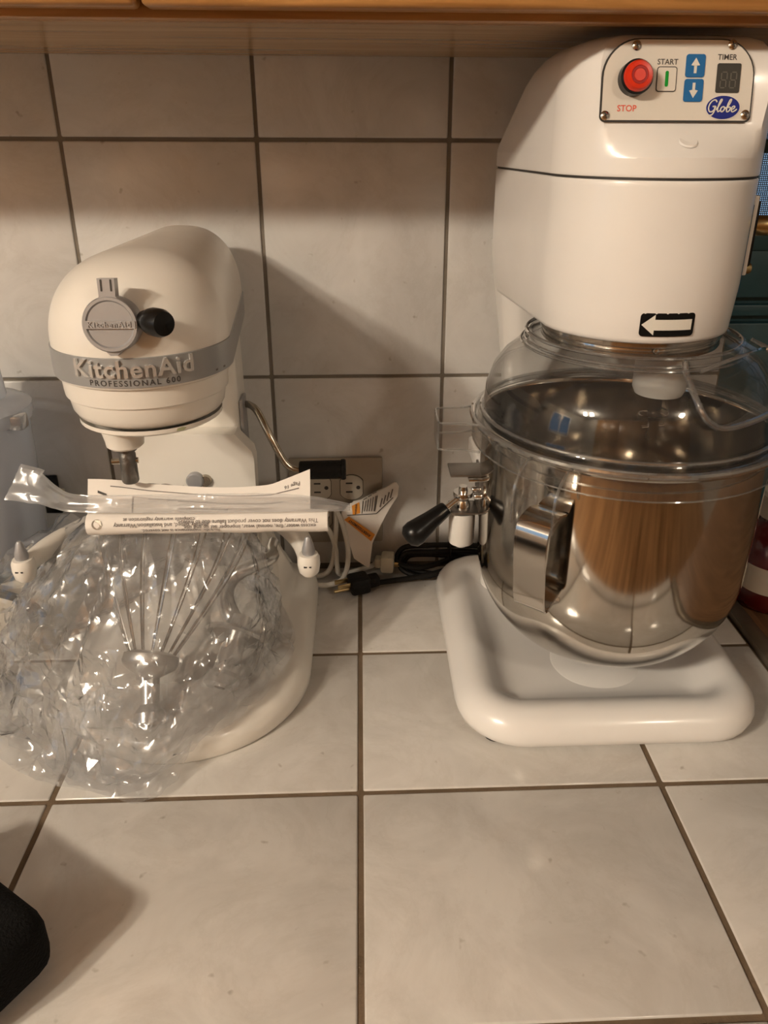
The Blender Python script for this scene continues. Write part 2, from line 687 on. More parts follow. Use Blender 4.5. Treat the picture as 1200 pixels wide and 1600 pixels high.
def structure(o, name=None):
    o['kind'] = 'structure'
    return o


# ------------------------------------------------------------------ room shell
BX = 0.437            # where the tiled wall and worktop end on the right
CB = 0.606            # underside of the wall cabinet
wall_back = single('wall_back', box(-2.6, BX, .0018, .12, -.92, 1.55), 'wall_grout', (-1, .06, -.92), kind='structure', smooth=False)
single('wall_right_return', box(BX, 2.2, .16, .22, -.92, -.02), 'plaster', (1.3, .19, -.92), kind='structure', smooth=False)
single('wall_back_upper', box(BX, 2.2, .05, .12, 1.02, 1.55), 'plaster', (1.3, .08, 1.02), kind='structure', smooth=False)
single('floor', box(-2.6, 2.2, -2.8, .12, -.96, -.92), 'floor_vinyl', (0, -1.7, -.96), kind='structure', smooth=False)
single('ceiling', box(-2.6, 2.2, -2.8, .12, 1.55, 1.6), 'ceiling_paint', (0, -1.7, 1.55), kind='structure', smooth=False)
single('wall_right', box(2.2, 2.26, -2.8, .22, -.96, 1.6), 'plaster', (2.23, -1.7, -.96), kind='structure', smooth=False)
single('wall_front', box(-2.6, 2.2, -2.86, -2.8, -.96, 1.6), 'plaster', (0, -2.83, -.96), kind='structure', smooth=False)
# left wall with a window opening
single('wall_left', join(box(-2.66, -2.6, -2.8, -2.0, -.96, 1.6), box(-2.66, -2.6, -1.0, .12, -.96, 1.6), box(-2.66, -2.6, -2.0, -1.0, -.96, .15), box(-2.66, -2.6, -2.0, -1.0, 1.2, 1.6)),
       'plaster', (-2.63, -1.7, -.96), kind='structure', smooth=False)
wl = single('window_2', join(box(-2.64, -2.6, -2.0, -1.95, .15, 1.2), box(-2.64, -2.6, -1.05, -1.0, .15, 1.2), box(-2.64, -2.6, -2.0, -1.0, .15, .20), box(-2.64, -2.6, -2.0, -1.0, 1.15, 1.2), box(-2.64, -2.61, -1.52, -1.48, .2, 1.15)),
            'white_plastic', (-2.62, -1.5, .15), kind='structure', smooth=False)
# tall wooden doors on the far side of the room (mirrored in the bowl)
for i, x0 in enumerate((-1.75, -1.26, -.77, -.28, .21, .70, 1.19)):
    d = single('door_%d' % (i + 1), join(box(x0, x0 + .48, -2.8, -2.76, -.92, 1.52, .004), box(x0 + .07, x0 + .41, -2.76, -2.75, -.8, .1, .006), box(x0 + .07, x0 + .41, -2.76, -2.75, .2, 1.42, .006)),
               'oak_door', (x0 + .24, -2.78, -.92), kind='structure')

# wall tiles: 10 x 8 inch ceramic, each its own piece
TW, TH, X0W, Z1W, GW = .2060, .2619, -.3178, .5274, .0040
mesh_cache = {}


def tile_obj(parent, name, w_, h_, d_, center, mat, axis):
    """axis 'y' = wall tile (face to -y), 'z' = counter tile (face up)"""
    key = (name, round(w_, 4), round(h_, 4), axis)
    if key not in mesh_cache:
        if axis == 'y':
            g = box(-w_ / 2, w_ / 2, 0, d_, -h_ / 2, h_ / 2, .0016, 2)
        else:
            g = box(-w_ / 2, w_ / 2, -h_ / 2, h_ / 2, -d_, 0, .0016, 2)
        me = D.meshes.new(name)
        me.from_pydata(g[0], [], g[1])
        fix_normals(me)
        me.materials.append(M[mat])
        sharp(me, 50)
        mesh_cache[key] = me
    o = D.objects.new(name, mesh_cache[key])
    COL.objects.link(o)
    o.parent = parent
    o.location = Vector(center) - parent.location
    return o


xs = [X0W + TW * i for i in range(-3, 4)] + [BX]
zs = [(.0045, Z1W - TH), (Z1W - TH, Z1W), (Z1W, Z1W + TH)]
for i in range(len(xs) - 1):
    for a, b_ in zs:
        w_, h_ = xs[i + 1] - xs[i] - GW, b_ - a - GW
        jit = random.uniform(-.0003, .0003)
        tile_obj(wall_back, 'wall_tile', w_, h_, .006, ((xs[i] + xs[i + 1]) / 2, -.0002 + jit, (a + b_) / 2), 'wall_tile', 'y')

# worktop
ct = Thing('countertop', (-.3, -.3, 0), 'worktop of beige marbled ceramic tiles with brown grout under both mixers', 'countertop')
ct.part('slab', box(-1.05, BX, -.60, .0, -.04, -.0016, .001), 'counter_grout', smooth=False)
CX, CY1, CW, CD, GC = -.0094, -.1874, .2699, .1988, .0048
cxs = [CX + CW * i for i in range(-3, 2)] + [BX]
cys = [0.0, CY1, CY1 - CD, CY1 - 2 * CD]
for i in range(len(cxs) - 1):
    for j in range(3):
        w_, h_ = cxs[i + 1] - cxs[i] - GC, cys[j] - cys[j + 1] - GC
        if j == 0:
            h_ += GC / 2 - .001
        cy = (cys[j] + cys[j + 1]) / 2 if j else (cys[1] + GC / 2 - .001) / 2
        tile_obj(ct.o, 'worktop_tile', w_, h_, .006, ((cxs[i] + cxs[i + 1]) / 2, cy, random.uniform(-.0003, .0002)), 'counter_tile', 'z')
for i in range(len(cxs) - 1):
    w_ = cxs[i + 1] - cxs[i] - GC
    tile_obj(ct.o, 'edge_tile', w_, .030, .034, ((cxs[i] + cxs[i + 1]) / 2, cys[3] - .0174, 0.0), 'counter_tile', 'z')

# right of the worktop: metal edge strip, wooden board surface, teal window alcove
single('trim_1', box(BX + .001, BX + .022, -.60, .045, -.03, .006, .003), 'trim_metal', (BX + .011, -.3, -.03), kind='structure')
sb = single('side_board', box(BX + .0225, 1.25, -.60, .045, -.03, .001, .002), 'walnut', (.85, -.3, -.03),
            label='brown wooden side board to the right of the tiled worktop', cat='board')
alc = single('wall_alcove', box(BX, 2.2, .062, .16, -.03, .415), 'teal', (1.3, .1, -.03), kind='structure', smooth=False)
for a, b_ in ((-.028, .145), (.145, .318), (.324, .341), (.347, .415)):
    single('plank', box(BX + .002, 1.6, .048, .064, a + .0015, b_ - .0015, .002), 'teal', (1.0, .056, a), parent=None).parent = alc
for o in [c for c in alc.children]:
    o.location = Vector(o.location) - alc.location
win = single('window_1', join(box(BX, BX + .03, .05, .10, .415, 1.02, .003), box(1.9, 1.95, .05, .10, .415, 1.02, .003), box(BX, 1.95, .045, .10, .405, .435, .003), box(BX, 1.95, .05, .10, .99, 1.02, .003),
                              box(BX + .03, 1.9, .055, .09, .515, .53, .003), box(1.0, 1.03, .055, .09, .43, 1.0, .003)), 'teal', (1.2, .075, .405), kind='structure')
scn = single('window_screen', box(BX + .03, 1.9, .092, .0925, .43, .99), 'screen', (1.2, .075, .405), parent=win, smooth=False)
scn.location = (0, 0, 0)
pane = single('window_pane', box(BX + .03, 1.9, .070, .073, .43, .99), 'clear', (1.2, .075, .405), parent=win, smooth=False)
pane.location = (0, 0, 0)

# ------------------------------------------------------------------ wall cabinet
cab = Thing('wall_cabinet', (-.2, -.14, CB), 'oak wall cabinet across the top of the picture above the tiled wall', 'cabinet')
cab.part('carcass', box(-1.5, .80, -.268, -.0015, CB + .002, 1.30), 'oak', smooth=False)
cab.part('bottom_panel', box(-1.499, .799, -.264, -.002, CB, CB + .004), 'oak_under', smooth=False)
cab.part('bottom_rail', box(-1.5, .80, -.286, -.266, CB - .002, CB + .03, .002), 'oak')


def cab_door(x0, x1):
    y0, y1, z0, z1 = -.309, -.288, CB + .0025, 1.29
    d = cab.part('door', box(x0, x1, y0, y1, z0, z1, .004, 3), 'oak')
    cab.part('bottom_bevel', box(x0 + .002, x1 - .002, y0 - .0015, y0 + .003, z0 + .010, z0 + .014, .001), 'oak', parent=d)
    return d


cab_door(-.72, -.1475)
cab_door(-.1435, .52)

# ------------------------------------------------------------------ large commercial mixer (right)
GX, GY = .237, -.220
g = Thing('planetary_mixer', (GX, -.2, 0), 'tall white commercial planetary mixer with red stop button and steel bowl', 'mixer')
# base
BH, BF, BB = .149, -.3535, -.03
prof = [(.006, .016), (.008, .007), (.013, .002), (.020, 0), (.029, .0025), (.036, .0075), (.041, .0145), (.0430, .022), (.0420, .030), (.038, .038), (.031, .046), (.0255, .056), (.0235, .066), (.0230, .080)]
base = g.part('base', loft([lay(rrect(.2335, BH, BF, BB, .064, .055, ins), z) for z, ins in prof]), 'white', ang=60)
g.part('pad_recess', revolve([(.0, .0006), (.044, .0006), (.0465, -.0006)], (.238, -.2400, .0232), n=48), 'white', parent=base)
for fx, fy in ((.122, -.318), (.345, -.318), (.13, -.08), (.34, -.08)):
    g.part('rubber_foot', revolve([(.0, .0), (.012, .0), (.013, .007), (.0, .007)], (fx, fy, 0), n=20), 'black_rubber')
# column
lays = []
for z, hw, y0 in ((.022, .100, -.105), (.045, .088, -.095), (.075, .078, -.082), (.14, .074, -.078), (.26, .076, -.078), (.33, .084, -.085), (.40, .095, -.110), (.43, .098, -.120)):
    lays.append(lay(rrect(GX, hw, y0, -.022, .022, .015, 0), z))
g.part('column', loft(lays), 'white', ang=60)


# head: one lower housing and a top cover above the seam
def head_pts(z, inset=0.0):
    if z <= .52:
        yb, wb, r = -.045, .103, .0845
    else:
        t = (z - .52) / .082
        yb, wb, r = -.045 - .105 * t, .103 - .018 * t, .0845
    if z < .42:
        r = .0815 + .003 * (z - .378) / .042
        wb = .095 + .008 * (z - .378) / .042
    return outline(GX, GY, r, yb, wb, .030, inset)


lower = []
for z, ins in ((.3795, .010), (.3795, .0025), (.381, .0006), (.384, 0), (.40, 0), (.42, 0), (.45, 0), (.48, 0), (.4975, 0), (.5008, 0), (.5018, .0004), (.5022, .0012)):
    lower.append(lay(head_pts(z, ins), z))
g.part('motor_housing', loft(lower), 'white', ang=50)
g.part('housing_seam', loft([lay(head_pts(.50, .0014), .5015), lay(head_pts(.50, .0014), .5045)], False, False), 'dark_line')


def face_y(z):
    """plane of the control face"""
    return -.2800 + .009 * (max(z, .541) - .541) / .055


def cover_pts(z, ins, nA=10, nB=20):
    """plan outline of the top cover; the front arc is flattened into the control face above the ledge"""
    full = head_pts(z, ins)
    back = full[31:]
    r_ = .0845 - ins
    t = min(max((z - .518) / .023, 0), 1)
    c = face_y(z) + ins * .5
    th = math.acos(min(max((GY - c) / r_, -1), 1))          # half angle of the flat, from the front
    pts = []
    for i in range(nA):                                        # left side arc
        ph = -PI / 2 + (PI / 2 - th) * i / nA
        pts.append((GX + r_ * math.sin(ph), GY - r_ * math.cos(ph)))
    for i in range(nB + 1):                                    # ledge / flat face
        f_ = i / nB
        ph = -th + 2 * th * f_
        ax_, ay_ = GX + r_ * math.sin(ph), GY - r_ * math.cos(ph)
        fx2, fy2 = GX + r_ * math.sin(th) * (2 * f_ - 1), c
        pts.append((ax_ + (fx2 - ax_) * t, ay_ + (fy2 - ay_) * t))
    for i in range(1, nA + 1):
        ph = th + (PI / 2 - th) * i / nA
        pts.append((GX + r_ * math.sin(ph), GY - r_ * math.cos(ph)))
    return pts + back


top = []
for z, ins in ((.5040, .0012), (.5043, .0004), (.5052, 0), (.507, 0), (.512, 0), (.5165, 0), (.518, 0), (.524, 0), (.530, 0), (.536, 0), (.5400, 0), (.541, 0), (.5425, 0), (.548, 0), (.56, 0), (.572, .0), (.582, .002), (.590, .006), (.596, .013), (.5995, .023), (.6008, .036)):
    top.append(lay(cover_pts(z, ins), z))
tc_ = g.part('top_cover', loft(top), 'white', ang=34)
g.part('cover_dimple', revolve([(.0, .0), (.004, .0004), (.0065, .0006), (.0075, -.0004)], (.2375, -.2925, .5290), Vector((0, -.55, .83)), n=20), 'white', parent=tc_)

# control panel on the front of the cover
PE, PZ = Vector((1, 0, 0)), Vector((0, .009, .055)).normalized()
PO = Vector((.2295, -.2806, .5415))           # bottom centre of the panel


def panel_shape(w_, h_, rt, rb, n=10):
    pts = []
    for x, y, r, st in ((-w_ / 2 + rb, rb, rb, PI), (w_ / 2 - rb, rb, rb, 1.5 * PI), (w_ / 2 - rt, h_ - rt, rt, 0), (-w_ / 2 + rt, h_ - rt, rt, .5 * PI)):
        for i in range(n + 1):
            a = st + PI / 2 * i / n
            pts.append((x + r * math.cos(a), y + r * math.sin(a)))
    return pts


pan = g.part('control_panel', plate(panel_shape(.1125, .0555, .026, .004), PO, PE, PZ, .0014, 0), 'dark_line')
pf = [(u_ * .978, .0011 + v_ * .962) for u_, v_ in panel_shape(.1125, .0555, .026, .004)]
g.part('panel_face', plate(pf, PO, PE, PZ, .0008, .0012), 'panel_face', parent=pan)
NP = PE.cross(PZ)


def pp(u_, v_, l=.0021):
    return PO + PE * u_ + PZ * v_ + NP * l


for u_, v_ in ((-.0325, .0505), (.0375, .0515), (-.0525, .0040), (.0518, .0050)):
    s = g.part('panel_screw', revolve([(.0, .0018), (.0022, .0015), (.0034, .0004), (.0034, -.0005)], pp(u_, v_), NP, 20), 'chrome')
    for a in (0.4, 0.4 + PI / 2):
        ex = PE * math.cos(a) + PZ * math.sin(a)
        g.part('screw_slot', plate([(-.0020, -.0003), (.0020, -.0003), (.0020, .0003), (-.0020, .0003)], pp(u_, v_, .0036), ex, NP.cross(ex), .0003), 'dark_line', parent=s)
# stop button
BU, BV = -.0330, .0285
g.part('stop_collar', revolve([(.0, .0), (.0118, .0), (.0118, .0075), (.0106, .0088), (.0, .0088)], pp(BU, BV), NP, 36), 'black_plastic')
sb_ = g.part('stop_button', revolve([(.0, .0135), (.0040, .0135), (.0044, .0128), (.0058, .0128), (.0062, .0136), (.0088, .0133), (.0100, .0120), (.0104, .0085), (.0, .0085)], pp(BU, BV), NP, 40), 'red_lens')
g.part('button_ring', revolve([(.0043, .0129), (.0043, .0133), (.0059, .0133), (.0059, .0129)], pp(BU, BV), NP, 36), 'red_dark', parent=sb_)
g.part('stop_lettering', on_plane(text_geo('STOP', .0060, bold=.00008), pp(-.0368, .0088, .0022), PE, PZ, 0), 'red_print', smooth=False)
# start button
g.part('start_border', plate(rr2(.0148, .0168, .0020, cx=-.0090, cy=.0285), PO, PE, PZ, .0003, .0021), 'ink', smooth=False)
g.part('start_button', plate(rr2(.0136, .0156, .0016, cx=-.0090, cy=.0285), PO, PE, PZ, .0005, .0021), 'panel_face', smooth=False)
g.part('start_mark', plate(rr2(.0024, .0105, .0011, cx=-.0090, cy=.0287), PO, PE, PZ, .0007, .0021), 'green_print', smooth=False)
g.part('start_lettering', on_plane(text_geo('START', .0052, bold=.00006), pp(-.0090, .0398, .0022), PE, PZ, 0), 'ink', smooth=False)
# blue arrow keys
for cy, s in ((.0375, 1), (.0212, -1)):
    k = g.part('arrow_key', plate(rr2(.0140, .0152, .0018, cx=.0114, cy=cy), PO, PE, PZ, .0006, .0021), 'blue_button')
    ar = [(-.0010, -.0050 * s), (-.0010, .0002 * s), (-.0032, .0002 * s), (0, .0052 * s), (.0032, .0002 * s), (.0010, .0002 * s), (.0010, -.0050 * s)]
    g.part('key_arrow', plate([(.0114 + a, cy + b_) for a, b_ in ar], PO, PE, PZ, .0008, .0021), 'label_white', parent=k, smooth=False)
# timer display
ds = g.part('timer_display', plate(rr2(.0175, .0195, .0012, cx=.0365, cy=.0295), PO, PE, PZ, .0005, .0021), 'lcd')
for dx in (-.0035, .0035):
    segs = []
    for (a, b_, w_, h_) in ((0, .0052, .0032, .0007), (0, 0, .0032, .0007), (0, -.0052, .0032, .0007), (-.0021, .0026, .0007, .0042), (.0021, .0026, .0007, .0042), (-.0021, -.0026, .0007, .0042), (.0021, -.0026, .0007, .0042)):
        segs.append(plate([(.0365 + dx + a + u_ + .1 * b_, .0282 + b_ + v_) for u_, v_ in ((-w_ / 2, -h_ / 2), (w_ / 2, -h_ / 2), (w_ / 2, h_ / 2), (-w_ / 2, h_ / 2))], PO, PE, PZ, .0002, .0026))
    g.part('digit', join(*segs), 'lcd_segment', parent=ds, smooth=False)
g.part('timer_lettering', on_plane(text_geo('TIMER', .0052, bold=.00006), pp(.0345, .0432, .0022), PE, PZ, 0), 'ink', smooth=False)
# oval emblem with script lettering
ov = lambda a_, b_: [(.0345 + a_ * math.cos(2 * PI * i / 40), .0098 + b_ * math.sin(2 * PI * i / 40)) for i in range(40)]
lg = g.part('emblem', plate(ov(.0132, .0086), PO, PE, PZ, .0003, .0021), 'label_white')
g.part('emblem_field', plate(ov(.0124, .0079), PO, PE, PZ, .0005, .0021), 'blue_logo', parent=lg)
script = [
    [(.19, .62), (.13, .74), (.04, .70), (-.03, .52), (-.04, .28), (.02, .10), (.11, .10), (.17, .25), (.18, .38), (.08, .38)],
    [(.16, .36), (.17, .10), (.12, -.08), (.05, -.10)],
    [(.22, .18), (.30, .50), (.34, .74), (.30, .76), (.27, .50), (.27, .20), (.30, .10), (.36, .16)],
    [(.44, .38), (.38, .32), (.37, .18), (.42, .09), (.48, .16), (.49, .30), (.44, .38), (.50, .32), (.55, .30)],
    [(.54, .22), (.62, .52), (.65, .74), (.61, .76), (.57, .50), (.57, .18), (.61, .09), (.67, .16), (.68, .30), (.63, .36), (.60, .30)],
    [(.72, .22), (.79, .26), (.82, .36), (.78, .41), (.73, .34), (.73, .18), (.78, .09), (.86, .16), (.90, .24)]]
st = []
for s in script:
    P = []
    for a, b_ in s:
        uu = (a - .43) * .0225 + (b_ - .35) * .0022
        vv = (b_ - .33) * .0122
        P.append(pp(.0345 + uu, .0098 + vv, .0027))
    st.append(tube(P, .00052, 5, k=5))
g.part('emblem_script', join(*st), 'label_white', parent=lg)

# arrow sticker at the bottom of the housing
HB = (GX, GY)


def bend_grid(w_, h_, r, n=14):
    pts = rr2(w_, h_, r, 4)
    return pts


def strip_patch(c, r, ph0, ph1, z0, z1, th, n=16):
    a, b_, c_, d = [], [], [], []
    for i in range(n + 1):
        ph = ph0 + (ph1 - ph0) * i / n
        s_, k_ = math.sin(ph), -math.cos(ph)
        a.append((c[0] + r * s_, c[1] + r * k_, z0)); b_.append((c[0] + (r + th) * s_, c[1] + (r + th) * k_, z0))
        c_.append((c[0] + (r + th) * s_, c[1] + (r + th) * k_, z1)); d.append((c[0] + r * s_, c[1] + r * k_, z1))
    L = [[a[i], b_[i], c_[i], d[i]] for i in range(n + 1)]
    return loft(L, True, True)


def poly_on_cyl(pts, c, r, z, ph0, lift):
    """polygon strip triangulated finely enough to hug the cylinder"""
    bm = bmesh.new()
    vs_ = [bm.verts.new((u_, v_, 0)) for u_, v_ in pts]
    bm.faces.new(vs_)
    us = sorted({round(p[0], 5) for p in pts})
    lo, hi = min(us), max(us)
    for i in range(1, 14):
        u_ = lo + (hi - lo) * i / 14
        geom = list(bm.verts) + list(bm.edges) + list(bm.faces)
        bmesh.ops.bisect_plane(bm, geom=geom, plane_co=(u_, 0, 0), plane_no=(1, 0, 0))
    geo = from_bm(bm)
    return on_cyl(geo, c, r, z, ph0, lift)


def cyl_r(z):
    return .0815 + .003 * min(max((z - .378) / .042, 0), 1)


stk = g.part('arrow_sticker', poly_on_cyl(rr2(.0445, .0185, .003), HB, .0832, .3960, .02, .0002), 'sticker_black', smooth=False)
ar = [(-.0210, 0), (-.0110, .0082), (-.0110, .0042), (.0195, .0042), (.0195, -.0042), (-.0110, -.0042), (-.0110, -.0082)]
g.part('sticker_arrow', poly_on_cyl(ar, HB, .0832, .3960, .02, .0005), 'label_white', parent=stk, smooth=False)
# right side: warning sticker, switch plate, latch knobs
g.part('side_sticker', strip_patch(HB, .0843, 1.12, 1.50, .412, .482, .0006), 'sticker_blue')
g.part('sticker_patch', strip_patch(HB, .0846, 1.18, 1.46, .456, .474, .0006), 'sticker_yellow')
g.part('switch_plate', box(GX + .0835, GX + .0875, GY - .022, GY + .022, .424, .488, .001), 'white_plastic')
g.part('switch_gasket', box(GX + .0875, GX + .0925, GY - .018, GY + .018, .430, .484, .003), 'black_rubber')
kn = g.part('latch_knob', revolve([(.0, .030), (.0075, .029), (.0085, .024), (.0085, .010), (.006, .006), (.006, -.004), (.0, -.004)], (GX + .0925, GY + .004, .462), (1, 0, 0), 24), 'brass')
g.part('speed_stub', revolve([(.0, .020), (.0045, .0195), (.0052, .018), (.0052, -.006)], (GX + .082, GY + .002, .4265), (1, 0, 0), 20), 'brass')

# steel collar, planetary hub, shaft under the head
g.part('steel_collar', revolve([(.074, .0), (.0785, .0), (.0785, -.004), (.0765, -.005), (.0775, -.011), (.0765, -.013), (.0700, -.013)], (GX, GY, .3795), n=56), 'steel')
g.part('collar_screw', revolve([(.0, .0016), (.002, .0012), (.0027, 0)], (GX - .003, GY - .0783, .3735), (0, -1, 0), 14), 'chrome')
g.part('underside_plate', revolve([(.0, .0), (.072, .0)], (GX, GY, .3690), n=40), 'steel')
hb = (.2725, GY)
g.part('planetary_hub', revolve([(.024, .0), (.024, -.050), (.0215, -.0555), (.0, -.0565)], (*hb, .3690), n=36), 'white_plastic')
g.part('drive_shaft', rod((hb[0] - .001, hb[1], .315), (hb[0] - .001, hb[1], .268), .0062, n=20, bev=.001), 'steel')
g.part('shaft_pin', rod((hb[0] - .013, hb[1] - .004, .280), (hb[0] + .011, hb[1] + .002, .280), .0022, n=10), 'steel')
g.part('shaft_spring', tube([(hb[0] - .001 + .0135 * math.cos(a * .7), hb[1] + .0135 * math.sin(a * .7), .289 + .0006 * a) for a in range(12)], .0009, 6, k=3), 'steel')

# bowl carriage on the left: bracket, bolt, lever, roller
g.part('carriage_arm', box(.119, .128, -.172, -.070, .195, .215, .003), 'white')
br = g.part('lift_bracket', join(box(.1115, .1140, -.222, -.180, .183, .2315, .0008), box(.081, .1140, -.222, -.190, .2300, .2322, .0008), box(.084, .1140, -.214, -.184, .1850, .1872, .0008)), 'bracket')
for y_ in (-.210, -.194):
    g.part('bracket_bolt', revolve([(.0, .005), (.003, .005), (.0036, .004), (.0036, 0)], (.1115, y_, .204), (-1, 0, 0), 12), 'chrome')
g.part('lever_pivot', revolve([(.0, .024), (.0042, .024), (.0046, .021), (.0046, .018), (.0096, .018), (.0100, .016), (.0100, .0135), (.0070, .012), (.0058, .009), (.0078, .004), (.0078, .0)], (.0968, -.200, .187), n=24), 'chrome')
lv = g.part('lever_rod', rod((.0968, -.200, .2015), (.070, -.212, .1845), .0034, n=14), 'chrome')
gd = (Vector((.0395, -.2255, .1655)) - Vector((.070, -.212, .1845))).normalized()
g.part('lever_grip', revolve([(.0, -.012), (.0066, -.012), (.0078, -.010), (.0098, .008), (.0122, .022), (.0132, .028), (.0124, .0345), (.0078, .039), (.0, .040)], Vector((.070, -.212, .1845)), gd, 28), 'black_plastic', parent=lv, ang=75)
g.part('bowl_roller', revolve([(.0, .0), (.006, .0), (.0062, .003), (.0125, .0045), (.0132, .008), (.0132, .036), (.0120, .039), (.0, .039)], (.0968, -.200, .1435), n=28), 'white_plastic')

# ------------------------------------------------------------------ steel bowl
BXc, BYc, BR, BZr, BZs, BZb = .2425, -.220, .1325, .287, .155, .0405
bw = Thing('mixing_bowl', (BXc, BYc, BZb), 'large mirror polished stainless steel bowl locked under the tall white mixer', 'bowl')
po = [(.0, BZb)]
N = 26
for i in range(N, -1, -1):
    t = i / N * PI / 2
    po.append((max(BR * .985 * math.cos(t) ** (2 / 2.15), .0005), BZs - (BZs - BZb) * math.sin(t) ** (2 / 2.15)))
po[0] = (.0004, BZb)
po += [(BR * .988, .17), (BR * .991, .20), (BR * .994, .23), (BR * .997, .26), (BR * .999, .276), (BR, BZr - .0075), (BR, BZr - .006), (BR + .001, BZr - .0055), (BR + .0035, BZr - .004), (BR + .0045, BZr - .001), (BR + .0035, BZr + .0015), (BR - .001, BZr + .002), (BR - .0022, BZr - .002)]
pi_ = [(r - .0016, z + .0012) for r, z in po[1:N + 2]]
prof_ = po + [(BR * .999 - .0018, .276), (BR * .994 - .0018, .23), (BR * .988 - .0018, .17)] + pi_[::-1] + [(.0003, BZb + .0014)]
bw.part('bowl_shell', revolve([(max(r, .0003), z - BZb) for r, z in prof_], (BXc, BYc, BZb), n=96), 'bowl_steel', ang=60)
# strap handle at the front left
ha = math.radians(-41)                     # azimuth from the front towards the left
hd = Vector((math.sin(ha), -math.cos(ha), 0))
hs = Vector((math.cos(ha), math.sin(ha), 0))
C0 = Vector((BXc, BYc, 0))
hp = [C0 + hd * (BR + .0005) + Vector((0, 0, .243)), C0 + hd * (BR + .012) + Vector((0, 0, .2455)), C0 + hd * (BR + .026) + Vector((0, 0, .2425)), C0 + hd * (BR + .0325) + Vector((0, 0, .234)),
      C0 + hd * (BR + .0335) + Vector((0, 0, .215)), C0 + hd * (BR + .0310) + Vector((0, 0, .190)), C0 + hd * (BR + .0280) + Vector((0, 0, .168)), C0 + hd * (BR + .0225) + Vector((0, 0, .158)),
      C0 + hd * (BR + .010) + Vector((0, 0, .162)), C0 + hd * (BR * .975) + Vector((0, 0, .166)), C0 + hd * (BR * .982) + Vector((0, 0, .156))]
bw.part('handle', tube(hp, 0, k=6, flat=(.0145, .0009), ref=hs), 'steel', ang=50)
for s in (-1, 1):
    bw.part('handle_flange', tube([p + hs * (.0140 * s) for p in hp[1:9]], .0013, 6, k=6), 'steel')
# locating lugs
bw.part('lug', box(BXc - BR - .012, BXc - BR + .004, -.228, -.206, .2275, .2300, .0006), 'steel')

# ------------------------------------------------------------------ clear lid / splash guard
ld = Thing('bowl_lid', (BXc, BYc, BZr), 'clear plastic domed splash guard resting on the big steel bowl', 'lid')
LR = BR + .0075
lp = [(LR, .268), (LR + .0012, .268), (LR + .0012, .2855), (LR + .003, .2875), (LR + .003, .2905), (LR - .001, .2935), (LR - .006, .2945), (.1325, .297), (.1315, .303), (.1300, .318), (.1240, .336), (.1150, .3485), (.1050, .3570), (.0965, .3620), (.0935, .3645), (.0932, .371), (.0910, .371), (.0905, .3625), (.0955, .3600), (.1040, .3550), (.1135, .3465), (.1225, .3345), (.1282, .317), (.1297, .303), (.1305, .2955), (LR - .006, .2925), (LR, .2885)]
ld.part('dome', revolve([(r, z - BZr) for r, z in lp], (BXc, BYc, BZr), n=96, closed_prof=True), 'clear', ang=35)
ld.part('rim_bead', tube([(BXc + (LR + .0012) * math.cos(2 * PI * i / 64), BYc + (LR + .0012) * math.sin(2 * PI * i / 64), .2905) for i in range(64)], .0030, 8, closed=True, k=1), 'clear_edge')
ld.part('inner_bead', tube([(BXc + .1335 * math.cos(2 * PI * i / 64), BYc + .1335 * math.sin(2 * PI * i / 64), .2975) for i in range(64)], .0018, 8, closed=True, k=1), 'clear_edge')
ld.part('skirt_edge', tube([(BXc + (LR + .0006) * math.cos(2 * PI * i / 64), BYc + (LR + .0006) * math.sin(2 * PI * i / 64), .2683) for i in range(64)], .0008, 6, closed=True, k=1), 'clear_edge')
for rr_, zz, t_ in ((.0932, .3712, .0016), (.0940, .3645, .0014), (.0975, .3618, .0012)):
    ld.part('collar_bead', tube([(BXc - .003 + rr_ * math.cos(2 * PI * i / 56), BYc + rr_ * math.sin(2 * PI * i / 56), zz) for i in range(56)], t_, 7, closed=True, k=1), 'clear_edge')


def tab_path(phi, w_, out, z):
    d = Vector((math.sin(phi), -math.cos(phi), 0))
    s = Vector((math.cos(phi), math.sin(phi), 0))
    c = Vector((BXc, BYc, z))
    return [c + d * (LR - .002) - s * (w_ * .62), c + d * (LR + out * .35) - s * (w_ * .5), c + d * (LR + out * .92) - s * (w_ * .46), c + d * (LR + out) - s * (w_ * .25), c + d * (LR + out) + s * (w_ * .25),
            c + d * (LR + out * .92) + s * (w_ * .46), c + d * (LR + out * .35) + s * (w_ * .5), c + d * (LR - .002) + s * (w_ * .62)]


# grip loop on the left
tp = tab_path(-PI / 2 - .02, .046, .036, .279)
lt = ld.part('grip_loop', tube(tp, 0, k=6, flat=(.0130, .0011), ref=(0, 0, 1)), 'clear', ang=50)
for zz in (.2660, .2918):
    ld.part('grip_edge', tube([Vector((p.x, p.y, zz)) for p in tp], .0011, 6, k=6), 'clear_edge', parent=lt)
# clip hooking over the bowl handle
cl = ld.part('handle_clip', join(*[tube([C0 + hd * (LR - .001) + hs * (s * .0185) + Vector((0, 0, .289)), C0 + hd * (LR + .012) + hs * (s * .0185) + Vector((0, 0, .287)), C0 + hd * (LR + .024) + hs * (s * .0185) + Vector((0, 0, .276)),
                                        C0 + hd * (LR + .028) + hs * (s * .0185) + Vector((0, 0, .262)), C0 + hd * (LR + .028) + hs * (s * .0185) + Vector((0, 0, .240))], .0014, 6, k=5) for s in (-1, 1)]), 'clear_edge')
for s in (-1, 1):
    o_ = C0 + hs * (s * .0185)
    ld.part('clip_side', loft([[o_ + hd * (LR + a) + Vector((0, 0, b_)) + hs * t for a, b_ in ((0, .288), (.012, .287), (.022, .278), (.028, .262), (.028, .240), (.016, .246), (0, .262))] for t in (-.0009, .0009)]), 'clear', parent=cl)
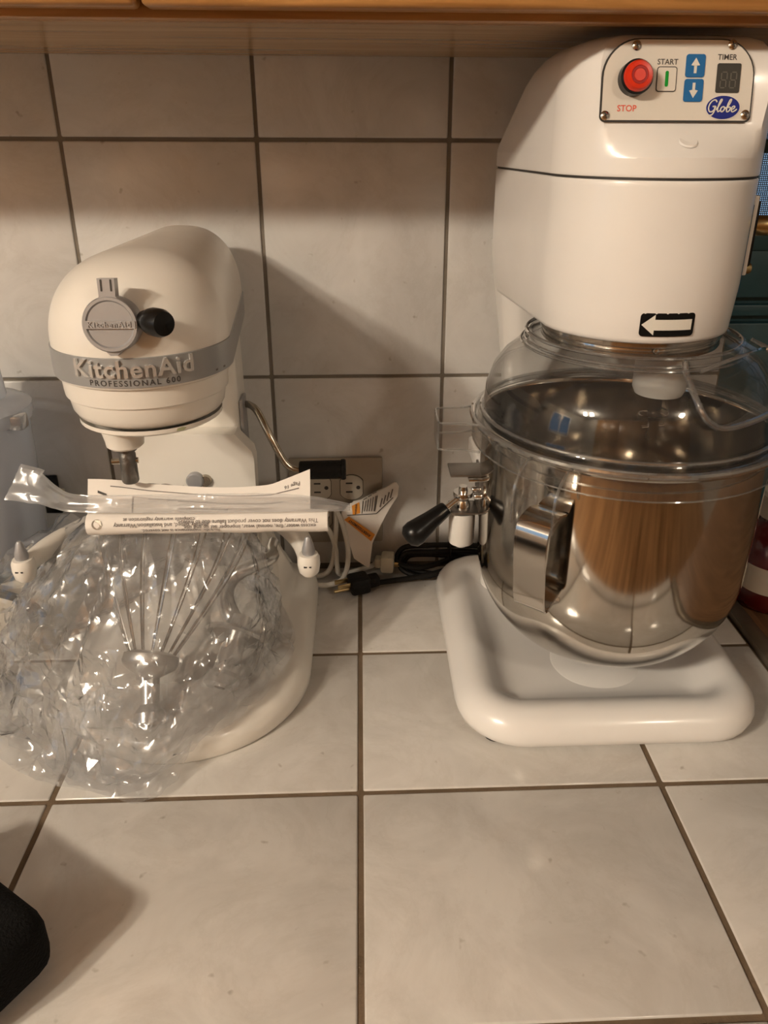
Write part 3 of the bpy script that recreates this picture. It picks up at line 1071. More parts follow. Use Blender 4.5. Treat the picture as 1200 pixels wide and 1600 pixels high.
ld.part('clip_bridge', tube([C0 + hd * (LR + .010) + hs * (k_ * .0185) + Vector((0, 0, .264)) for k_ in (-1, 0, 1)], 0, k=3, flat=(.0125, .0009), ref=hd), 'clear', parent=cl)
# pouring chute on the right front of the dome
rim = [(.2530, -.3130, .3690), (.2507, -.3233, .3620), (.2516, -.3350, .3540), (.2555, -.3460, .3415), (.2620, -.3505, .3320), (.2740, -.3510, .3265), (.2950, -.3440, .3275), (.3240, -.3260, .3310), (.3500, -.2980, .3380), (.3620, -.2680, .3500), (.3560, -.2480, .3600), (.3400, -.2420, .3680)]
low = [(.2560, -.3080, .3640), (.2560, -.3150, .3560), (.2590, -.3220, .3460), (.2640, -.3260, .3340), (.2720, -.3270, .3240), (.2820, -.3250, .3190), (.2980, -.3180, .3200), (.3160, -.3040, .3230), (.3320, -.2840, .3290), (.3400, -.2640, .3390), (.3380, -.2500, .3480), (.3300, -.2440, .3600)]
ch = ld.part('pouring_chute', loft([smooth_path(low, 5), [a * .5 + b_ * .5 - Vector((0, 0, .002)) for a, b_ in zip(smooth_path(low, 5), smooth_path(rim, 5))], smooth_path(rim, 5)], False, False, closed=False), 'clear', ang=60)
ld.part('chute_lip', tube(rim, .0026, 8, k=6), 'clear_edge', parent=ch)
hood = [(.2530, -.3130, .3690), (.2700, -.3080, .3740), (.2950, -.2960, .3780), (.3200, -.2720, .3760), (.3400, -.2420, .3680)]
ld.part('chute_hood', loft([smooth_path(hood, 5), [p + Vector((.006, -.016, -.004)) for p in smooth_path(hood, 5)]], False, False, closed=False), 'clear', parent=ch, ang=60)
ld.part('chute_hood_edge', tube([Vector(p) + Vector((.006, -.016, -.004)) for p in hood], .0016, 7, k=5), 'clear_edge', parent=ch)

# power cord of the big mixer, bundled on the worktop
ck = Thing('black_power_cord', (.06, -.05, 0), 'bundled black power cord with three-prong plug lying behind the tall mixer', 'cord')
paths = [[(.165, -.045, .030), (.125, -.040, .034), (.085, -.030, .038), (.050, -.022, .032), (.045, -.030, .014), (.075, -.045, .010), (.115, -.048, .014), (.150, -.04, .02)],
         [(.160, -.030, .022), (.120, -.028, .026), (.080, -.018, .028), (.055, -.012, .022), (.052, -.020, .010), (.090, -.034, .008), (.130, -.036, .012)],
         [(.165, -.040, .040), (.120, -.034, .043), (.080, -.024, .045), (.048, -.014, .036), (.040, -.026, .022), (.070, -.038, .020), (.12, -.046, .026)],
         [(.135, -.046, .020), (.095, -.046, .016), (.060, -.046, .010), (.035, -.047, .007), (.012, -.054, .008)]]
for p in paths:
    p = [(x, max(y, -.0215 - max(0, .118 - x) * .9) if x > .085 else y, z) for x, y, z in p]
    ck.part('cable', tube(p, .0036, 8, k=7), 'black_rubber')
ck.part('cable_tie', tube([(.108, -.020 + .013 * math.cos(a), .027 + .021 * math.sin(a)) for a in [2 * PI * i / 14 for i in range(14)]], .0013, 5, closed=True, k=1), 'black_plastic')
pg = Matrix.Translation((-.008, -.0600, .0125)) @ Matrix.Rotation(math.radians(20), 4, 'Z')
plug = ck.part('plug', xf(join(box(-.016, .010, -.0125, .0125, -.011, .011, .004), box(.009, .024, -.008, .008, -.007, .007, .003)), pg), 'black_rubber')
for dy, dz in ((-.0062, .004), (.0062, .004)):
    ck.part('blade', xf(box(-.033, -.015, dy - .0009, dy + .0009, dz - .003, dz + .003, .0004), pg), 'brass', parent=plug)
ck.part('ground_pin', xf(rod((-.036, 0, -.005), (-.015, 0, -.005), .0022, n=10), pg), 'brass', parent=plug)

# ------------------------------------------------------------------ stand mixer (left)
KX = -.187
k = Thing('stand_mixer', (KX, -.2, 0), 'cream white bowl-lift stand mixer without its bowl, silver band round the head', 'mixer')
# base: broad rounded foot that sweeps up to the column
bl = []
for z, fy, hw, yb, r in ((.000, -.3470, .1225, -.030, .1225), (.004, -.3495, .1250, -.026, .1250), (.014, -.3500, .1255, -.025, .1255), (.022, -.3470, .1240, -.026, .1225), (.0275, -.3400, .1190, -.028, .1160),
                         (.030, -.3270, .1120, -.030, .1040), (.033, -.2750, .1020, -.031, .0950), (.040, -.2050, .0960, -.032, .0850), (.055, -.1650, .0900, -.033, .0800), (.080, -.1420, .0800, -.034, .0700), (.110, -.1300, .0680, -.034, .0580)):
    bl.append(lay(outline(KX, fy + r, r, yb, hw, .045, 0, nf=40), z))
kb = k.part('base', loft(bl), 'cream', ang=70)
k.part('base_gasket', loft([lay(outline(KX, -.3470 + .1225, .1215, -.032, .1215, .045), z) for z in (-.0003, .0015)]), 'dark_line')
# column
k.part('column', loft([lay(rrect(KX, hw, -.100, -.030, .008, .02), z) for z, hw in ((.09, .050), (.20, .050), (.345, .049), (.355, .049))]), 'cream', ang=40)
k.part('guide_rail', box(KX + .0500, KX + .0535, -.096, -.066, .10, .268, .0006), 'grey_metal')
k.part('guide_rail', box(KX - .0535, KX - .0500, -.096, -.066, .10, .268, .0006), 'grey_metal')
for z_ in (.281, .295):
    sc = k.part('column_screw', revolve([(.0, .0014), (.0035, .0012), (.0042, 0), (.0042, -.001)], (KX + (.001 if z_ < .29 else .001), -.1005, z_ - .018), (0, -1, 0), 18), 'grey_metal')
    k.part('screw_slot', plate([(-.0034, -.0004), (.0034, -.0004), (.0034, .0004), (-.0034, .0004)], (KX + .001, -.1016, z_ - .018), (1, 0, 0), (0, 0, 1), .0004), 'dark_line', parent=sc)
# bowl-lift carriage with chamfered shoulders
oct_ = [(-.064, -.10), (.064, -.10), (.066, .040), (.064, .050), (.047, .070), (-.047, .070), (-.064, .050), (-.066, .040)]
k.part('lift_carriage', plate([(a, b_) for a, b_ in oct_], (KX, -.1010, .170), (1, 0, 0), (0, 0, 1), .0230), 'cream', ang=30)
k.part('carriage_knob', revolve([(.0, .007), (.008, .0065), (.0095, .005), (.0095, 0)], (KX + .001, -.1240, .188), (0, -1, 0), 24), 'grey_metal')
k.part('carriage_stud', revolve([(.0, .004), (.006, .0035), (.007, 0)], (KX + .012, -.1240, .187), (0, -1, 0), 20), 'rod')
# arms with pins
for s in (-1, 1):
    ap = [(KX + s * .040, -.112, .150), (KX + s * .075, -.135, .155), (KX + s * .105, -.180, .158), (KX + s * .122, -.225, .164), (KX + s * .130, -.262, .166)]
    P = smooth_path(ap, 6)
    L = []
    for i, p in enumerate(P):
        t = (P[min(i + 1, len(P) - 1)] - P[max(i - 1, 0)]).normalized()
        sd = t.cross(Vector((0, 0, 1))).normalized()
        f_ = i / (len(P) - 1)
        hw, hh = .016 * (1 - f_) + .0085 * f_, .016 * (1 - f_) + .0085 * f_
        L.append([p + sd * (hw * math.cos(a)) + Vector((0, 0, 1)) * (hh * math.sin(a)) for a in [2 * PI * j / 12 for j in range(12)]])
    arm = k.part('bowl_arm', loft(L), 'cream', ang=60)
    tip = Vector((KX + s * .1315, -.265, .166))
    k.part('arm_tip', revolve([(.0, -.0155), (.006, -.015), (.0095, -.011), (.0108, -.003), (.0105, .004), (.0088, .0075), (.0, .008)], tip, n=24), 'cream', parent=arm)
    k.part('locating_pin', revolve([(.0055, .007), (.0062, .010), (.0056, .014), (.0030, .0235), (.0018, .0255), (.0, .026)], tip, n=20), 'grey_metal', parent=arm)
    k.part('chip', box(tip.x - .004, tip.x + .003, tip.y - .0106, tip.y - .0100, tip.z - .002, tip.z - .0005), 'dark_line', parent=arm)

# head
HY, HR = -.2475, .0725


def kout(inset, r=HR, yb=-.028, wb=.056):
    return outline(KX, HY, r, yb, wb, .028, inset, nf=36, nc=7)


ZB0, ZB1, ZT = .3530, .3770, .4470
L = [lay(kout(.010), .3505), lay(kout(.002), .3507), lay(kout(.0005), .3515), lay(kout(0), ZB0), lay(kout(0), ZB1)]
for i in range(1, 19):
    s = math.sin(i / 18 * PI / 2)
    z = ZB1 + (ZT - ZB1) * s
    d = (1 - max(1 - s ** 2.25, 0) ** (1 / 2.25))
    r = HR * (1 - d) + .0025 * d
    wb = .056 * (1 - d) + .0025 * d
    yb = -.028 - .040 * d ** 1.3
    hy = HY + .020 * d
    L.append(lay(outline(KX, hy, r, yb, wb, .028 * (1 - d) + .002, 0, nf=36, nc=7), z))
hd_ = k.part('head', loft(L), 'cream', ang=60)
band = loft([lay(kout(-.0001), ZB0), lay(kout(-.0011), ZB0 + .0005), lay(kout(-.0011), ZB1 - .0005), lay(kout(-.0001), ZB1)], False, False)
bd = k.part('trim_band', band, 'grey_band')
lift_ = .0013
k.part('nameplate_lettering', on_cyl(text_geo('KitchenAid', .0190, extrude=.0011, bold=.00035, space=1.08), (KX, HY), HR, ZB0 + .0152, .13, lift_ + .0008), 'bright_letters', parent=bd)
k.part('series_lettering', on_cyl(text_geo('PROFESSIONAL 600', .0064, extrude=.0001, bold=.00005, space=1.30), (KX, HY), HR, ZB0 + .0042, .13, lift_), 'ink', parent=bd, smooth=False)
k.part('band_tick', on_cyl(([Vector((a, b_, 0)) for a, b_ in ((.0, -.0008), (.014, -.0008), (.014, .0008), (.0, .0008))], [[0, 1, 2, 3]]), (KX, HY), HR, ZB0 + .0035, 1.08, lift_), 'ink_soft', parent=bd, smooth=False)
# rear cover seam ring
k.part('rear_seam', loft([[Vector((KX + x, -.085, z)) for x, z in [(math.cos(a) * .0585 if abs(math.cos(a)) < .96 else math.copysign(.0585, math.cos(a)), .3715 + max(0, math.sin(a)) * .060) for a in [PI * i / 20 for i in range(21)]]],
                          [Vector((KX + x, -.0845, z)) for x, z in [(math.cos(a) * .0585 if abs(math.cos(a)) < .96 else math.copysign(.0585, math.cos(a)), .3715 + max(0, math.sin(a)) * .060) for a in [PI * i / 20 for i in range(21)]]]], False, False, closed=False), 'dark_line')
# lower gearbox housing
L = []
for z, ins in ((.3515, .0035), (.3400, .0042), (.3345, .0048), (.3332, .0070), (.3320, .0072), (.3215, .0090), (.3165, .0120), (.3135, .0165), (.3125, .0230)):
    L.append(lay(outline(KX, HY, HR, -.150, .055, .03, ins, nf=36, nc=7), z))
k.part('gearbox_housing', loft(L), 'cream', ang=50)
k.part('neck', loft([lay(rrect(KX, .050, -.165, -.030, .02, .02), .336), lay(rrect(KX, .052, -.185, -.030, .02, .02), .352)]), 'cream', ang=60)
k.part('drip_ring', revolve([(.0600, .0), (.0600, -.0035), (.0560, -.0060), (.0, -.0065)], (KX, HY, .3130), n=44), 'cream')
# planetary, shaft
px_, py_ = KX - .024, HY - .012
k.part('planetary', revolve([(.0205, .003), (.0195, -.004), (.0165, -.018), (.0160, -.0225), (.0140, -.0245), (.0, -.0245)], (px_, py_, .3065), n=32), 'cream')
sh = k.part('beater_shaft', revolve([(.0, .0), (.0066, .0), (.0074, .0015), (.0074, .0270), (.0066, .0285), (.0066, .0300), (.0092, .0310), (.0092, .0350), (.0, .035)], (px_, py_, .2475), n=22), 'dark_steel')
k.part('shaft_pin', rod((px_ - .0135, py_ - .002, .2680), (px_ + .009, py_ + .001, .2680), .0026, n=12), 'rod', parent=sh)
# attachment hub on the nose
nz = Vector((KX, HY - HR, .4030))
nd = Vector((0, -1, .13)).normalized()
nz = nz + Vector((0, .003, 0))
hub = k.part('attachment_hub', revolve([(.0, .010), (.0165, .010), (.0176, .0112), (.0196, .0112), (.0205, .0098), (.0205, -.004)], nz, nd, 44), 'grey_metal')
ex_, ez_ = Vector((1, 0, 0)), nd.cross(Vector((1, 0, 0)))
if ez_.z < 0:
    ez_ = -ez_
tl_ = k.part('hub_bar', plate(rr2(.0372, .0058, .0010), nz + nd * .0100, ex_, ez_, .0020), 'grey_metal', parent=hub)
k.part('hub_lettering', on_plane(text_geo('KitchenAid', .0056, extrude=.0004, bold=.0001, space=1.25), nz + nd * .0121, ex_, ez_, .0002), 'grey_metal', parent=hub)
k.part('hub_hinge', join(plate([(-.0085, .0175), (-.0060, .0200), (-.0062, .0330), (.0062, .0330), (.0060, .0200), (.0085, .0175)], nz + nd * .002, ex_, ez_, .0085), ), 'grey_metal', parent=hub)
for s in (-1, 1):
    k.part('hinge_slot', plate(rr2(.0013, .0085, .0005, cx=.0035 * s, cy=.0280), nz + nd * .0105, ex_, ez_, .0003), 'dark_line', parent=hub)
k.part('hub_lip', plate([(-.006, -.0195), (.006, -.0195), (.0025, -.0230), (-.0025, -.0230)], nz + nd * .001, ex_, ez_, .0075), 'grey_metal', parent=hub)
# black attachment screw
kd = Vector((.72, -.66, 0.02)).normalized()
kp = Vector((KX + .0205, HY - HR + .0015, .4065))
k.part('screw_stem', rod(kp - kd * .004, kp + kd * .010, .0035, n=12), 'brass')
k.part('attachment_knob', revolve([(.0, .0), (.0068, .0), (.0074, .002), (.0074, .007), (.0096, .0085), (.0104, .012), (.0104, .021), (.0088, .0255), (.0, .027)], kp + kd * .004, kd, 26), 'black_plastic', ang=60)
# lift handle
lh = [(KX + .048, -.070, .2555), (KX + .058, -.078, .2575), (KX + .068, -.090, .2540), (KX + .080, -.105, .236), (KX + .092, -.112, .213), (KX + .100, -.115, .2005), (KX + .109, -.116, .1945), (KX + .122, -.116, .1935)]
lr = k.part('lift_handle', tube(lh, .0040, 10, k=7), 'rod')
k.part('handle_grip', revolve([(.0, .0), (.0092, .0), (.0102, .0012), (.0104, .030), (.0104, .0455), (.0116, .0465), (.0116, .0495), (.0105, .0510), (.0, .0510)], (KX + .1135, -.116, .1937), (1, 0, .01), 28), 'black_rubber', parent=lr)
# yellowed drip and worn patches
k.part('stain', on_cyl(([Vector((a, b_, 0)) for a, b_ in ((-.004, -.0012), (.002, -.0016), (.005, .0004), (.001, .0016), (-.003, .0010))], [[0, 1, 2, 3, 4]]), (KX, HY), .0600, .3110, .62, .0004), 'sticker_yellow', smooth=False)

# ------------------------------------------------------------------ tools inside the clear bag
A = Vector((-.2085, -.292, .070))
B = Vector((-.190, -.178, .196))
ax = (B - A).normalized()
sx = Vector((1, 0, 0)) - ax * ax.x
sx.normalize()
sy = ax.cross(sx)
wk = Thing('wire_whisk', A, 'wire whisk with metal hub leaning back inside the clear plastic bag', 'whisk')
LEN = (B - A).length
hubm = wk.part('hub', revolve([(.0, -.014), (.010, -.014), (.0115, -.010), (.024, -.002), (.0265, .003), (.0255, .010), (.018, .013), (.0, .013)], A, ax, 36), 'alu')
S1 = Vector((-.2045, -.3255, .0345))
wk.part('shank', rod(S1, A, .0085, .0095, n=22), 'alu')
sd_ = (A - S1).normalized()
soc = wk.part('socket', revolve([(.0048, -.004), (.0115, -.006), (.0142, -.003), (.0142, .006), (.011, .010), (.0085, .014)], S1, sd_, 32), 'alu')
wk.part('socket_hole', revolve([(.0, .0), (.0052, .0), (.0050, -.0048)], S1, sd_, 20), 'dark_line', parent=soc)
for j in range(8):
    th = PI * j / 8 + .2
    dv = sx * math.cos(th) + sy * math.sin(th) * .62
    P = []
    for i in range(17):
        t = i / 16
        u_ = 2 * t - 1
        prof_w = .062 * math.sin(PI * min(1, (1 - abs(u_)) * 1.0) * .5) if False else None
        # teardrop loop: narrow at the hub, widest two thirds of the way up
        a_ = PI * t
        h_ = .006 + (LEN - .006) * math.sin(a_ if a_ <= PI / 2 else PI - a_) ** .9 if False else None
        s_ = abs(u_)
        hgt = LEN * (1 - s_ ** 2.6)
        wid = .018 + .058 * (1 - (1 - min(1, (1 - s_) * 2.1)) ** 2) if s_ > .52 else .076 * math.sin(PI / 2 * s_ / .52)
        P.append(A + ax * (hgt + .004) + dv * (wid * (1 if u_ > 0 else -1)))
    wk.part('wire', tube(P, .00095, 6, k=4), 'wire')
# dough hook
H1 = Vector((-.1455, -.284, .0400))
H2 = Vector((-.1330, -.246, .0690))
hx = (H2 - H1).normalized()
dh = Thing('dough_hook', H1, 'aluminium spiral dough hook with round collar in the right of the bag', 'dough hook')
dh.part('shank', rod(H1, H2 + hx * .02, .0125, .0105, n=26), 'alu')
so = dh.part('socket', revolve([(.0050, -.003), (.0130, -.005), (.0168, -.002), (.0168, .007), (.0125, .012)], H1, hx, 34), 'alu')
dh.part('socket_hole', revolve([(.0, .0), (.0054, .0), (.0052, -.004)], H1, hx, 20), 'dark_line', parent=so)
dh.part('collar', revolve([(.010, -.003), (.030, -.0025), (.0325, .0), (.030, .003), (.010, .005)], H2, hx, 44), 'alu')
hyv = frame(hx)[0]
hzv = hx.cross(hyv)
P = []
for i in range(16):
    t = i / 15
    a_ = -.8 + 4.4 * t
    rad_ = .006 + .022 * math.sin(PI * min(1, t * 1.15)) ** .8
    P.append(H2 + hx * (.010 + .100 * t) + (hyv * math.cos(a_) + hzv * math.sin(a_)) * rad_ * (1 if t < .9 else .8))
dh.part('hook', tube(P, [.0105, .0055], 10, k=5), 'alu')
# ------------------------------------------------------------------ clear plastic bag draped over the tools
bg_ = Thing('plastic_bag', (-.22, -.27, 0), 'crumpled clear plastic bag heaped over the foot of the stand mixer', 'bag')
# outline control points (x, y, z at the hem) going round counter-clockwise from the right side
hem = [(-.098, -.195, .034), (-.099, -.235, .034), (-.112, -.285, .036), (-.140, -.322, .034), (-.168, -.345, .026), (-.205, -.368, .002), (-.245, -.362, .002), (-.285, -.338, .002), (-.330, -.305, .002), (-.372, -.270, .002),
       (-.385, -.225, .002), (-.375, -.175, .002), (-.340, -.150, .002), (-.290, -.142, .02), (-.235, -.138, .05), (-.180, -.136, .06), (-.130, -.145, .05)]
crest = [(-.122, -.206, .196), (-.128, -.225, .202), (-.145, -.240, .205), (-.165, -.250, .206), (-.185, -.254, .207), (-.205, -.256, .207), (-.225, -.256, .207), (-.240, -.254, .206), (-.255, -.248, .204), (-.262, -.235, .200),
         (-.262, -.215, .196), (-.255, -.195, .192), (-.240, -.180, .190), (-.220, -.172, .190), (-.195, -.168, .190), (-.165, -.170, .190), (-.140, -.182, .192)]
NU = 96
NV = 34


def closed_eval(P, m):
    Q = smooth_path(P, 24, closed=True)
    n = len(Q)
    return [Q[int(i * n / m) % n] for i in range(m)]


HE, CR = closed_eval(hem, NU), closed_eval(crest, NU)
cen = Vector((-.20, -.20, .205))


def ridge(p):
    n_ = noise.noise(p)
    return 1 - 2 * abs(n_)


def crumple(p):
    q1 = Vector((p.x, p.y, p.z)) * 13 + Vector((3.1, 7.7, 1.2))
    q2 = Vector((p.x + .3, p.y, p.z)) * 31 + Vector((1.4, 2.9, 9.3))
    q3 = Vector((p.x, p.y + .7, p.z)) * 68
    return .55 * ridge(q1) + .30 * ridge(q2) + .14 * ridge(q3)


rnd = random.Random(11)
V, F = [], []
for j in range(NV + 1):
    for i in range(NU):
        v_ = (j + (rnd.uniform(-.36, .36) if 0 < j < NV else 0)) / NV
        fi = (i + rnd.uniform(-.36, .36)) % NU
        i0 = int(fi)
        h_ = HE[i0].lerp(HE[(i0 + 1) % NU], fi - i0)
        c_ = CR[i0].lerp(CR[(i0 + 1) % NU], fi - i0)
        if v_ < .06:                                   # hem lying outwards
            t = v_ / .06
            p = h_ + Vector((h_.x - cen.x, h_.y - cen.y, 0)).normalized() * (.014 * (1 - t) + rnd.uniform(0, .006)) + Vector((0, 0, .006 * t + rnd.uniform(0, .004)))
        else:
            t = (v_ - .06) / .94
            # bulging side: goes up first, then leans in to the crest
            zt = t ** .85
            xt = t ** 1.5
            p = Vector((h_.x + (c_.x - h_.x) * xt, h_.y + (c_.y - h_.y) * xt, h_.z + .006 + (c_.z - h_.z - .006) * zt))
            a_ = 2 * PI * fi / NU
            # long tension folds running from the gathered top down to the hem
            fw = a_ * 11 + 2.5 * noise.noise(Vector((a_ * 1.5, t * 1.6, 0)))
            fold = 1 - 2 * abs(math.sin(fw))
            out_ = Vector((h_.x - cen.x, h_.y - cen.y, .02)).normalized()
            amp = math.sin(PI * min(1, t * 1.02)) ** .7
            low_ = max(0, 1 - t * 1.6)
            p = p + out_ * (fold * .0042 * amp * t ** .6 + (crumple(p) - .35) * amp * (.008 + .022 * low_) + rnd.uniform(-.0012, .0012) * (1 + 2 * low_))
            if p.z < .0025:
                p.z = .0025
        V.append(p)
for j in range(NV):
    for i in range(NU):
        k2 = (i + 1) % NU
        a, b_, c_, d = j * NU + i, j * NU + k2, (j + 1) * NU + k2, (j + 1) * NU + i
        if rnd.random() < .5:
            F += [[a, b_, c_], [a, c_, d]]
        else:
            F += [[a, b_, d], [b_, c_, d]]
bag_body = bg_.part('film', (V, F), 'film', ang=24)
bg_.part('inner_film', ([cen + (p - cen) * .965 + Vector((0, 0, .003 if p.z < .03 else 0)) + Vector((noise.noise(p * 21), noise.noise(p * 19 + Vector((5, 0, 0))), noise.noise(p * 23))) * .004 for p in V], F), 'film', ang=24)


# loose ruffled flaps of the same bag on the worktop and on the left
def flap(name, P, Q, n=34, m=9, amp=.006, seed=0.0, zmin=.0015):
    P, Q = smooth_path(P, 12), smooth_path(Q, 12)
    V, F = [], []
    for i in range(n + 1):
        a = P[int(i * (len(P) - 1) / n)]
        b_ = Q[int(i * (len(Q) - 1) / n)]
        for j in range(m + 1):
            t = j / m
            p = a.lerp(b_, t)
            q1 = p * 42 + Vector((seed, seed * 2, 0))
            q2 = p * 95 + Vector((seed, 0, seed))
            d_ = (ridge(q1) * .7 + ridge(q2) * .35 - .3) * amp
            p = p + Vector((0, -.25 * d_, max(d_, -amp * .4)))
            p.z = max(p.z, zmin)
            V.append(p)
    for i in range(n):
        for j in range(m):
            F.append([i * (m + 1) + j, i * (m + 1) + j + 1, (i + 1) * (m + 1) + j + 1, (i + 1) * (m + 1) + j])
    return bg_.part(name, (V, F), 'film_milky' if name != 'side_flap' else 'film', ang=30)


flap('hem_flap', [(-.160, -.350, .026), (-.200, -.372, .012), (-.245, -.366, .012), (-.300, -.338, .012), (-.36, -.285, .012)], [(-.172, -.372, .003), (-.195, -.396, .003), (-.240, -.384, .003), (-.305, -.362, .003), (-.385, -.305, .003)], amp=.010, seed=1.3)
flap('side_flap', [(-.262, -.215, .190), (-.300, -.240, .150), (-.330, -.262, .100), (-.350, -.280, .045), (-.360, -.290, .010)], [(-.325, -.165, .160), (-.375, -.190, .130), (-.415, -.215, .085), (-.430, -.235, .035), (-.430, -.240, .004)], m=12, amp=.014, seed=4.2)
flap('front_fold', [(-.270, -.330, .070), (-.235, -.345, .085), (-.190, -.345, .085), (-.150, -.328, .085), (-.122, -.298, .090)], [(-.300, -.352, .012), (-.250, -.378, .010), (-.200, -.382, .016), (-.155, -.358, .034), (-.112, -.305, .040)], m=12, amp=.014, seed=8.8)

# gathered top of the bag, pulled across the papers as a flat strip
tw = [(-.318, -.2520, .2455), (-.296, -.2560, .2420), (-.275, -.2680, .2365), (-.255, -.2760, .2345), (-.200, -.2800, .2350), (-.140, -.2820, .2355), (-.080, -.2840, .2360), (-.045, -.2840, .2340), (-.015, -.2830, .2300)]
wd = [.017, .0155, .0105, .0080, .0085, .0090, .0085, .0070, .0030]
P = smooth_path(tw, 7)
V, F = [], []
m_ = 10
for i, p in enumerate(P):
    f_ = i / (len(P) - 1) * (len(wd) - 1)
    a = int(min(f_, len(wd) - 2))
    ww = wd[a] + (wd[a + 1] - wd[a]) * (f_ - a)
    for j in range(m_ + 1):
        t = j / m_ * 2 - 1
        d_ = ridge(Vector((p.x * 22, t * 2.2, 3.3))) * .0022
        V.append(p + Vector((.006 * t if i < 8 else 0, .55 * ww * t + .0, .8 * ww * t)) + Vector((0, -.8, .55)) * d_)
for i in range(len(P) - 1):
    for j in range(m_):
        F.append([i * (m_ + 1) + j, i * (m_ + 1) + j + 1, (i + 1) * (m_ + 1) + j + 1, (i + 1) * (m_ + 1) + j])
bg_.part('top_strip', (V, F), 'film_strip', ang=30)

# ------------------------------------------------------------------ papers lying across the bag
def warranty_lines(o, up_, items, T, maker):
    pass


pb = Thing('rolled_booklet', (-.142, -.279, .21), 'white printed warranty booklet rolled along the front of the bag top', 'booklet')
RL = Vector((-.2475, -.2765, .2145))
RR = Vector((-.0350, -.2825, .2175))
ra = (RR - RL).normalized()
rb = Vector((0, -1, 0)) - ra * (-ra.y)
rb.normalize()                      # towards the viewer
rc_ = Vector((0, 0, 1)) - ra * ra.z
rc_.normalize()
RA, RB = .0098, .0098
LENR = (RR - RL).length
NS = 30


def roll_pt(s, ang, extra=0.0):
    return RL + ra * s + (rb * math.cos(ang)) * (RA + extra) + (rc_ * math.sin(ang)) * (RB + extra)


L = []
for i in range(25):
    s = LENR * i / 24
    wob = .0004 * math.sin(i * .9)
    L.append([roll_pt(s, math.radians(-100 + 280 * j / NS), wob) for j in range(NS + 1)] + [roll_pt(s, math.radians(180 - 280 * j / NS), wob - .0012) for j in range(NS + 1)])
pb.part('sheet', loft(L), 'paper', ang=50)


def on_roll(geo, s0, ang0):
    out = []
    for p in geo[0]:
        # print is upside down for the viewer
        out.append(roll_pt(s0 - p.x, ang0 - p.y / RA, .0006))
    return out, geo[1]


for txt, s0, a0, sz in (('This Warranty does not cover product failure due to misuse,', LENR - .008, 8, .0050),
                        ('complete warranty registration at', .096, 24, .0046),
                        ('excess water, fire, normal wear, improper set up and use.', LENR - .010, -18, .0050),
                        ('digitally signed, and Installation/Warranty', .108, -4, .0050),
                        ('Periodic maintenance is not covered.', .118, -34, .0046)):
    gt = text_geo(txt, sz, align='LEFT', bold=.00004)
    pb.part('print_line', on_roll(gt, s0, math.radians(a0 + 20)), 'ink_soft', smooth=False)
pb.part('punch_hole', ([roll_pt(.0105 + .0046 * math.cos(a), math.radians(22) + .0046 * math.sin(a) / RA, .0007) for a in [2 * PI * i / 20 for i in range(20)]], [list(range(20))]), 'outlet_plate', smooth=False)

ps = Thing('paper_sheet', (-.155, -.262, .215), 'white printed page standing behind the rolled booklet, marked Page 16', 'paper')


def sheet_pt(u_, v_):
    """u 0..1 left to right, v 0..1 bottom to top"""
    x = -.2515 + .2005 * u_
    wave = .006 * math.sin(2.6 * PI * (u_ - .15)) * v_ - .012 * max(0, u_ - .75) * v_
    y = -.2700 + .020 * v_ - .010 * u_ + wave * .4
    z = .2140 + .0335 * v_ - .0085 * math.sin(PI * u_) * v_ * (1 if u_ > .25 else u_ * 4) + .010 * max(0, u_ - .82) / .18 * v_
    return Vector((x, y, z))


def sheet_n(u_, v_):
    a = sheet_pt(u_ + .01, v_) - sheet_pt(u_ - .01, v_)
    b_ = sheet_pt(u_, v_ + .01) - sheet_pt(u_, v_ - .01)
    return a.cross(b_).normalized()


nu, nv = 36, 10
front = [[sheet_pt(i / nu, j / nv) for j in range(nv + 1)] for i in range(nu + 1)]
back = [[sheet_pt(i / nu, j / nv) - sheet_n(i / nu, j / nv) * .0004 for j in range(nv + 1)] for i in range(nu + 1)]
ps.part('page', loft([front[i] + back[i][::-1] for i in range(nu + 1)]), 'paper', ang=50)


def on_sheet(pts):
    out = []
    for u_, v_ in pts:
        out.append(sheet_pt(u_, v_) + sheet_n(u_, v_) * .0004)
    return out


def sheet_line(u0, v0, u1, v1, th=.012, n=20):
    V, F = [], []
    for i in range(n + 1):
        t = i / n
        u_, v_ = u0 + (u1 - u0) * t, v0 + (v1 - v0) * t
        if abs(u1 - u0) > abs(v1 - v0) * .2:
            V += on_sheet([(u_, v_ - th), (u_, v_ + th)])
        else:
            V += on_sheet([(u_ - th * .12, v_), (u_ + th * .12, v_)])
    for i in range(n):
        F.append([2 * i, 2 * i + 2, 2 * i + 3, 2 * i + 1])
    return V, F


ps.part('rule', sheet_line(.10, .84, .95, .70), 'ink_soft', smooth=False)
ps.part('rule', sheet_line(.20, .62, .88, .48, .009), 'ink_soft', smooth=False)
ps.part('rule', sheet_line(.20, .62, .20, .10, .02), 'ink_soft', smooth=False)
ps.part('punch_slit', sheet_line(.045, .70, .085, .62, .03, 4), 'ink', smooth=False)
for txt, u0, v0, sz in (('Page 16', .955, .80, .0046), ('This warranty is limited to the original purchaser and is not transferable', .84, .36, .0030), ('in any way to subsequent owners of the equipment', .78, .22, .0030)):
    gt = text_geo(txt, sz, align='LEFT', bold=.00003)
    V = []
    for p in gt[0]:
        u_, v_ = u0 - p.x / .2005, v0 - p.y / .039
        V.append(sheet_pt(u_, v_) + sheet_n(u_, v_) * .0005)
    ps.part('print_line', (V, gt[1]), 'ink_soft', smooth=False)

